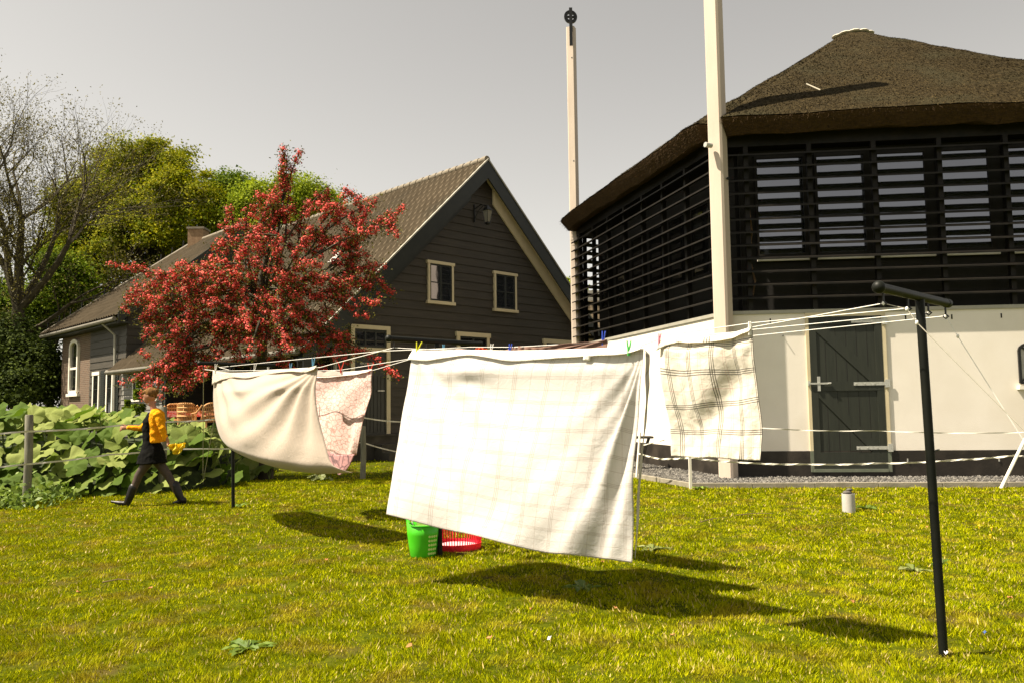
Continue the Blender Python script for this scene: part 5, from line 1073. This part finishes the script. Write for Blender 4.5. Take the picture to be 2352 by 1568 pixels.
q.box(bk.x-.075, bk.x+.11, bk.y-.065, bk.y-.06, .19, .315); q.box(bk.x-.075, bk.x+.11, bk.y+.05, bk.y+.055, .19, .335); q.build('tray', M['greenl'], pb_); q = MB()
for k in range(3): c = Vector((bk.x-.03+k*.05, bk.y-.068, .30)); q.tube([c, c+Vector((0,.002,0))], .014, 10)
q.build('tray_hole', M['green'], pb_); MB().tube([(bk.x-.08,bk.y,.24), (bk.x-.11,bk.y-.01,.33), (bk.x-.115,bk.y-.01,.37)], .007, 6).build('handle', M['paper'], pb_)
lb = g(1045,1258); lbx = thing('laundry_basket', 'round red ribbed laundry basket behind the middle clothes post', 'basket', (lb.x, lb.y, 0)); R0, R1 = .27, .3
MB().lathe([(.02,.02), (R0-.03,.018), (R0-.02,.014)], (lb.x,lb.y,.02), 40, sy=.85).build('floor', M['pinkf'], lbx)
MB().lathe([(R0-.01,.0), (R0+.005,.0), (R0+.012,.065), (R0+.002,.068), (R0-.01,.02)], (lb.x,lb.y,.0), 48, cap=False, sy=.85).build('base_ring', M['red'], lbx, smooth=True)
q = MB()
for j in range(62): a = 2*math.pi*j/62; q.bar((lb.x+R0*math.cos(a), lb.y+R0*.85*math.sin(a), .06), (lb.x+R1*math.cos(a), lb.y+R1*.85*math.sin(a), .235), .009, .007, Vector((0,1,0.01)))
q.build('rib', M['red'], lbx); MB().lathe([(R1-.012,.23), (R1+.012,.23), (R1+.014,.262), (R1-.01,.262), (R1-.012,.23)], (lb.x,lb.y,0), 48, cap=False, sy=.85).build('rim', M['red'], lbx, smooth=True)

# ================================================================== WOMAN
YW = 12.8
def w(px, py, dy=0): return at(px, py, YW+dy)
wr_ = thing('person', 'woman in a mustard cardigan and short black dress striding left', 'person', tuple(g(345,1158)))
def folds(o, st, sz):
    tx = bpy.data.textures.new('folds', 'CLOUDS'); tx.noise_scale = sz; d_ = o.modifiers.new('f', 'DISPLACE'); d_.texture = tx; d_.strength = st; d_.mid_level = .5; return o
def remesh(o, vox, it=4):
    m_ = o.modifiers.new('r', 'REMESH'); m_.mode = 'VOXEL'; m_.voxel_size = vox; m_.use_smooth_shade = True
    s_ = o.modifiers.new('s', 'SMOOTH'); s_.iterations = it; s_.factor = .5
    return o
def limb(q, pts, rad, n=12, sq=1): 
    q.tube(pts, rad, n, True, sq); q.ball(pts[0], rad[0]*.98, 10, 7); q.ball(pts[-1], rad[-1]*.98, 10, 7)
px_ = YW/F   # metres per unit at her distance
q = MB(); hc = w(343,908)
q.ball(hc+Vector((.012,0,.0)), .098, 18, 14, (1.0,.8,1.15)); q.ball(hc+Vector((-.055,0,-.045)), .055, 14, 10, (.85,.85,1.1)); q.ball(hc+Vector((-.075,0,-.085)), .022, 10, 8); q.ball(hc+Vector((-.045,0,-.085)), .035, 10, 8, (1.2,1.1,.7))
q.tube([hc+Vector((-.083,0,.012)), hc+Vector((-.108,0,-.02)), hc+Vector((-.112,0,-.034)), hc+Vector((-.088,0,-.042))], [.009,.012,.013,.010], 8)
q.ball(hc+Vector((-.094,0,-.062)), .011, 8, 6, (1,1.6,1)); q.ball(hc+Vector((.01,-.078,-.012)), .022, 8, 8, (.8,.35,1.2)); q.ball(hc+Vector((.01,.078,-.012)), .022, 8, 8, (.8,.35,1.2))
HR = Matrix.Rotation(R(-20), 3, 'Y')
def tilt(q): q.v = [tuple(hc + HR @ (Vector(v)-hc)) for v in q.v]; return q
tilt(q)
nk = w(355,944); limb(q, [hc+Vector((.03,0,-.06)), w(351,932), nk+Vector((.01,0,-.03))], [.05,.046,.06])
q.tube([nk, w(356,960), w(354,990), w(352,1015), w(351,1042)], [.06,.095,.085,.085,.1], 16, sq=1.3, side=Vector((0,1,0)))
SN, SF = w(362,952,-.17), w(356,950,.17); EN, WN, HN = w(373,984,-.2), w(385,1012,-.17), w(391,1030,-.17); EF, WF, HF = w(325,983,.2), w(294,981,.16), w(279,981,.14)
limb(q, [SN, EN, WN], [.055,.042,.027]); limb(q, [SF, EF, WF], [.055,.042,.027])
def hand(q, wr, tip, side):
    d = (tip-wr).normalized(); up2 = Vector((0,-1,0)) if abs(d.z) < .7 else Vector((-1,0,0)); lat = d.cross(up2).normalized()
    q.tube([wr, wr+d*.045, wr+d*.09], [.026,.034,.034], 10, sq=.55, side=up2)
    for k, ln in enumerate((.062,.072,.068,.052)):
        b0 = wr+d*.09+lat*((k-1.5)*.018); cu = up2*(-.012*(k+1)*.5)+lat*((k-1.5)*.004); q.tube([b0, b0+d*ln*.5+cu, b0+d*ln*.8+cu*3+Vector((0,0,-.012))], [.0095,.009,.007], 7)
    t0 = wr+d*.03-lat*.03*side; q.tube([t0, t0+d*.035-lat*.028*side, t0+d*.065-lat*.03*side], [.012,.011,.009], 7)
hand(q, WN, w(397,1046,-.17), 1); hand(q, WF, w(268,984,.14), -1)
HPN, HPF = w(352,1040,-.06), w(350,1040,.06)
KF, AF = w(318,1092,-.09), w(297,1148,-.1); KB, AB = w(388,1094,.09), w(415,1145,.1)
limb(q, [HPN, KF, AF], [.08,.055,.04]); limb(q, [HPF, KB, AB], [.08,.055,.04])
body = remesh(q.build('body', M['skin'], wr_, smooth=True), .009, 3)
# hair: swept back with a bun
q = MB(); q.ball(hc+Vector((.034,0,.026)), .1, 16, 12, (1.0,.86,1.05)); q.ball(hc+Vector((-.02,0,.07)), .06, 12, 9, (1.1,1.15,.75)); q.ball(hc+Vector((.075,0,-.02)), .055, 12, 9, (.8,1,1)); q.ball(hc+Vector((.118,0,.03)), .05, 12, 9, (.9,1,1.05))
tilt(q); remesh(q.build('hair', M['hair'], wr_, smooth=True), .008, 2)
for sg_ in (-1, 1):
    tilt(MB().ball(hc+Vector((-.088,.036*sg_,.006)), .0095, 8, 6, (.6,1,.7))).build('eye', M['eyew'], body)
    tilt(MB().tube([hc+Vector((-.094,.018*sg_,.026)), hc+Vector((-.088,.05*sg_,.026))], .004, 5)).build('eyebrow', M['hair'], body)
tilt(MB().ball(hc+Vector((-.1035,0,-.063)), .007, 8, 6, (.6,2.2,.9))).build('lips', M['lip'], body)
# dress
q = MB(); dp = [w(352,950), w(347,968), w(346,990), w(347,1012), w(350,1030), w(349,1046), w(349,1063)]; q.tube(dp, [.085,.12,.115,.12,.16,.195,.225], 20, sq=1.15, side=Vector((0,1,0)))
folds(remesh(q.build('dress', M['dress'], wr_, smooth=True), .012, 3), .03, .09)
# cardigan
q = MB(); q.tube([w(357,939), w(360,948), w(361,965), w(361,990), w(362,1015)], [.06,.10,.115,.105,.105], 20, sq=1.5, side=Vector((0,1,0)))
limb(q, [SN, EN, w(381,1008,-.17)], [.064,.053,.040]); limb(q, [SF, EF, w(296,981,.16)], [.064,.052,.040]); q.ball(SN, .07, 12, 9); q.ball(SF, .07, 12, 9)
folds(remesh(q.build('cardigan', M['cardi'], wr_, smooth=True), .011, 2), .022, .075)
# tights
q = MB(); limb(q, [HPN, KF, AF], [.098,.064,.047]); limb(q, [HPF, KB, AB], [.098,.064,.047]); remesh(q.build('tights', M['tight'], wr_, smooth=True), .011, 2)
for pts, rr, foot in (([w(306,1118,-.1), w(299,1138,-.1), w(293,1152,-.1)], [.068,.064,.052], [w(294,1155,-.1), w(276,1154,-.1), w(257,1151,-.1)]), ([w(403,1112,.1), w(411,1134,.1), w(417,1147,.1)], [.068,.062,.05], [w(423,1147,.1), w(411,1151,.1), w(399,1154,.1)])):
    q = MB(); limb(q, pts, rr); limb(q, foot, [.046,.045,.022], sq=.8); h_ = pts[-1]; hl_ = foot[0]+Vector((.005,0,-.045)); q.tube([hl_+Vector((0,0,.03)), hl_+Vector((.004,0,-.012))], [.036,.03], 10)
    remesh(q.build('boot', M['boot'], wr_, smooth=True), .009, 2)
# yellow cloth in the hand
q0 = [w(389,1020,-.2), w(402,1017,-.2), w(413,1018,-.2), w(427,1015,-.2)]; q1 = [w(391,1034,-.2), w(400,1042,-.2), w(412,1041,-.2), w(420,1029,-.2)]
yc = cloth('yellow_cloth', q0, q1, [q0[0], q1[0]], [q0[-1], q1[-1]], 24, 16, lambda u, v: (.035*math.sin(u*15+v*4)+.02*math.sin(v*11+u*3),), M['yellow'], None, 'bunched yellow garment in the hand of the walking woman', 'garment')

# ================================================================== LITTER
def flat_bit(name, label, px, py, s, m, cat, grp=None):
    c = g(px, py); a = random.uniform(0,6.28); q = MB(); n = 7; v = [(c.x, c.y, .045)]
    for j in range(n): t = 2*math.pi*j/n; r = s*(1 if j % 2 else .75)*random.uniform(.8,1.1); v.append((c.x+r*math.cos(t)*math.cos(a)-r*.6*math.sin(t)*math.sin(a), c.y+r*math.cos(t)*math.sin(a)+r*.6*math.sin(t)*math.cos(a), .05+random.uniform(-.012,.012)))
    q.add(v, [(0, 1+j, 1+(j+1)%n) for j in range(n)]); o = q.build(name, m); s__ = o.modifiers.new('t', 'SOLIDIFY'); s__.thickness = .003; return tag(o, label, cat, grp)
LG = 'dry leaves scattered on the lawn'
for px, py, w_ in ((1220,1412,'below the left tip of the big sheet shadow'), (1545,1475,'just below the deepest part of the big sheet shadow'), (1125,1478,'in the foreground left of the white scrap'), (1415,1410,'inside the big sheet shadow near its lower edge'), (750,1295,'below the shadow of the cream sheet'), (545,1188,'at the foot of the farthest clothes post'), (1385,1300,'under the lower edge of the white duvet cover'), (345,1362,'alone on the left part of the lawn'), (1830,1222,'left of the grey pipe below the barn door'), (2275,1080,'against the foot of the leaning white stake'), (1960,1395,'between the two shadows left of the near post'), (2130,1218,'left of the near right post level with the flowers'), (940,1500,'in the near foreground right of the broad weed'), (180,1372,'nearest the left edge of the lawn'), (2320,1385,'nearest the right edge of the lawn')):
    flat_bit('fallen_leaf', 'dry orange brown leaf '+w_, px, py, random.uniform(.016,.026), M['dead'], 'leaf', LG)
hs_ = [FB.p(.60,5.35,-.14), FB.p(.63,4.9,-.12), FB.p(.57,4.4,-.15), FB.p(.66,3.9,-.12), FB.p(.58,3.45,-.14)]
tag(MB().tube(hs_, [.03,.04,.03,.04,.02], 6, sq=.4).build('hanging_strip', M['chim'], None, smooth=True), 'pale brown strip hanging behind the louvres beside the big post', 'strip')
for lab, px, py in (('yellow flower nearest the foot of the grey pipe', 1953, 1186), ('yellow flower right of the grey pipe', 2028, 1187), ('upper left of three yellow flowers near the right edge', 2249, 1214), ('upper right of three yellow flowers near the right edge', 2278, 1219), ('lowest of three yellow flowers near the right edge', 2275, 1236)):
    p = g(px, py); tag(MB().lathe([(.003,0), (.003,.035), (.012,.038), (.010,.046), (.003,.049)], (p.x,p.y,0), 10).build('dandelion', M['dand']), lab, 'flower', 'yellow flowers in the lawn')
flat_bit('plastic_scrap', 'blue plastic scrap on the grass right of the near post', 2262, 1468, .018, M['scrap'], 'scrap'); flat_bit('paper_scrap', 'white scrap at the foot of the near right post', 2175, 1518, .016, M['paper'], 'scrap')
flat_bit('paper_scrap', 'white scrap on the grass below the big shadow', 1262, 1482, .018, M['paper'], 'scrap')
def twig(label, a, c):
    p0, p1 = g(*a, .04), g(*c, .04); tag(MB().tube([p0, p0.lerp(p1,.5)+Vector((0,.02,.01)), p1], [.006,.005,.003], 6).build('twig', M['twig']), label, 'twig')
twig('thin twig on the grass below the kerb', (1690,1182), (1775,1178)); twig('crooked twig on the grass left of the thin twig', (1608,1198), (1665,1187)); twig('pale twig on the lawn at left', (235,1336), (300,1330))
print('done', len(bpy.data.objects))
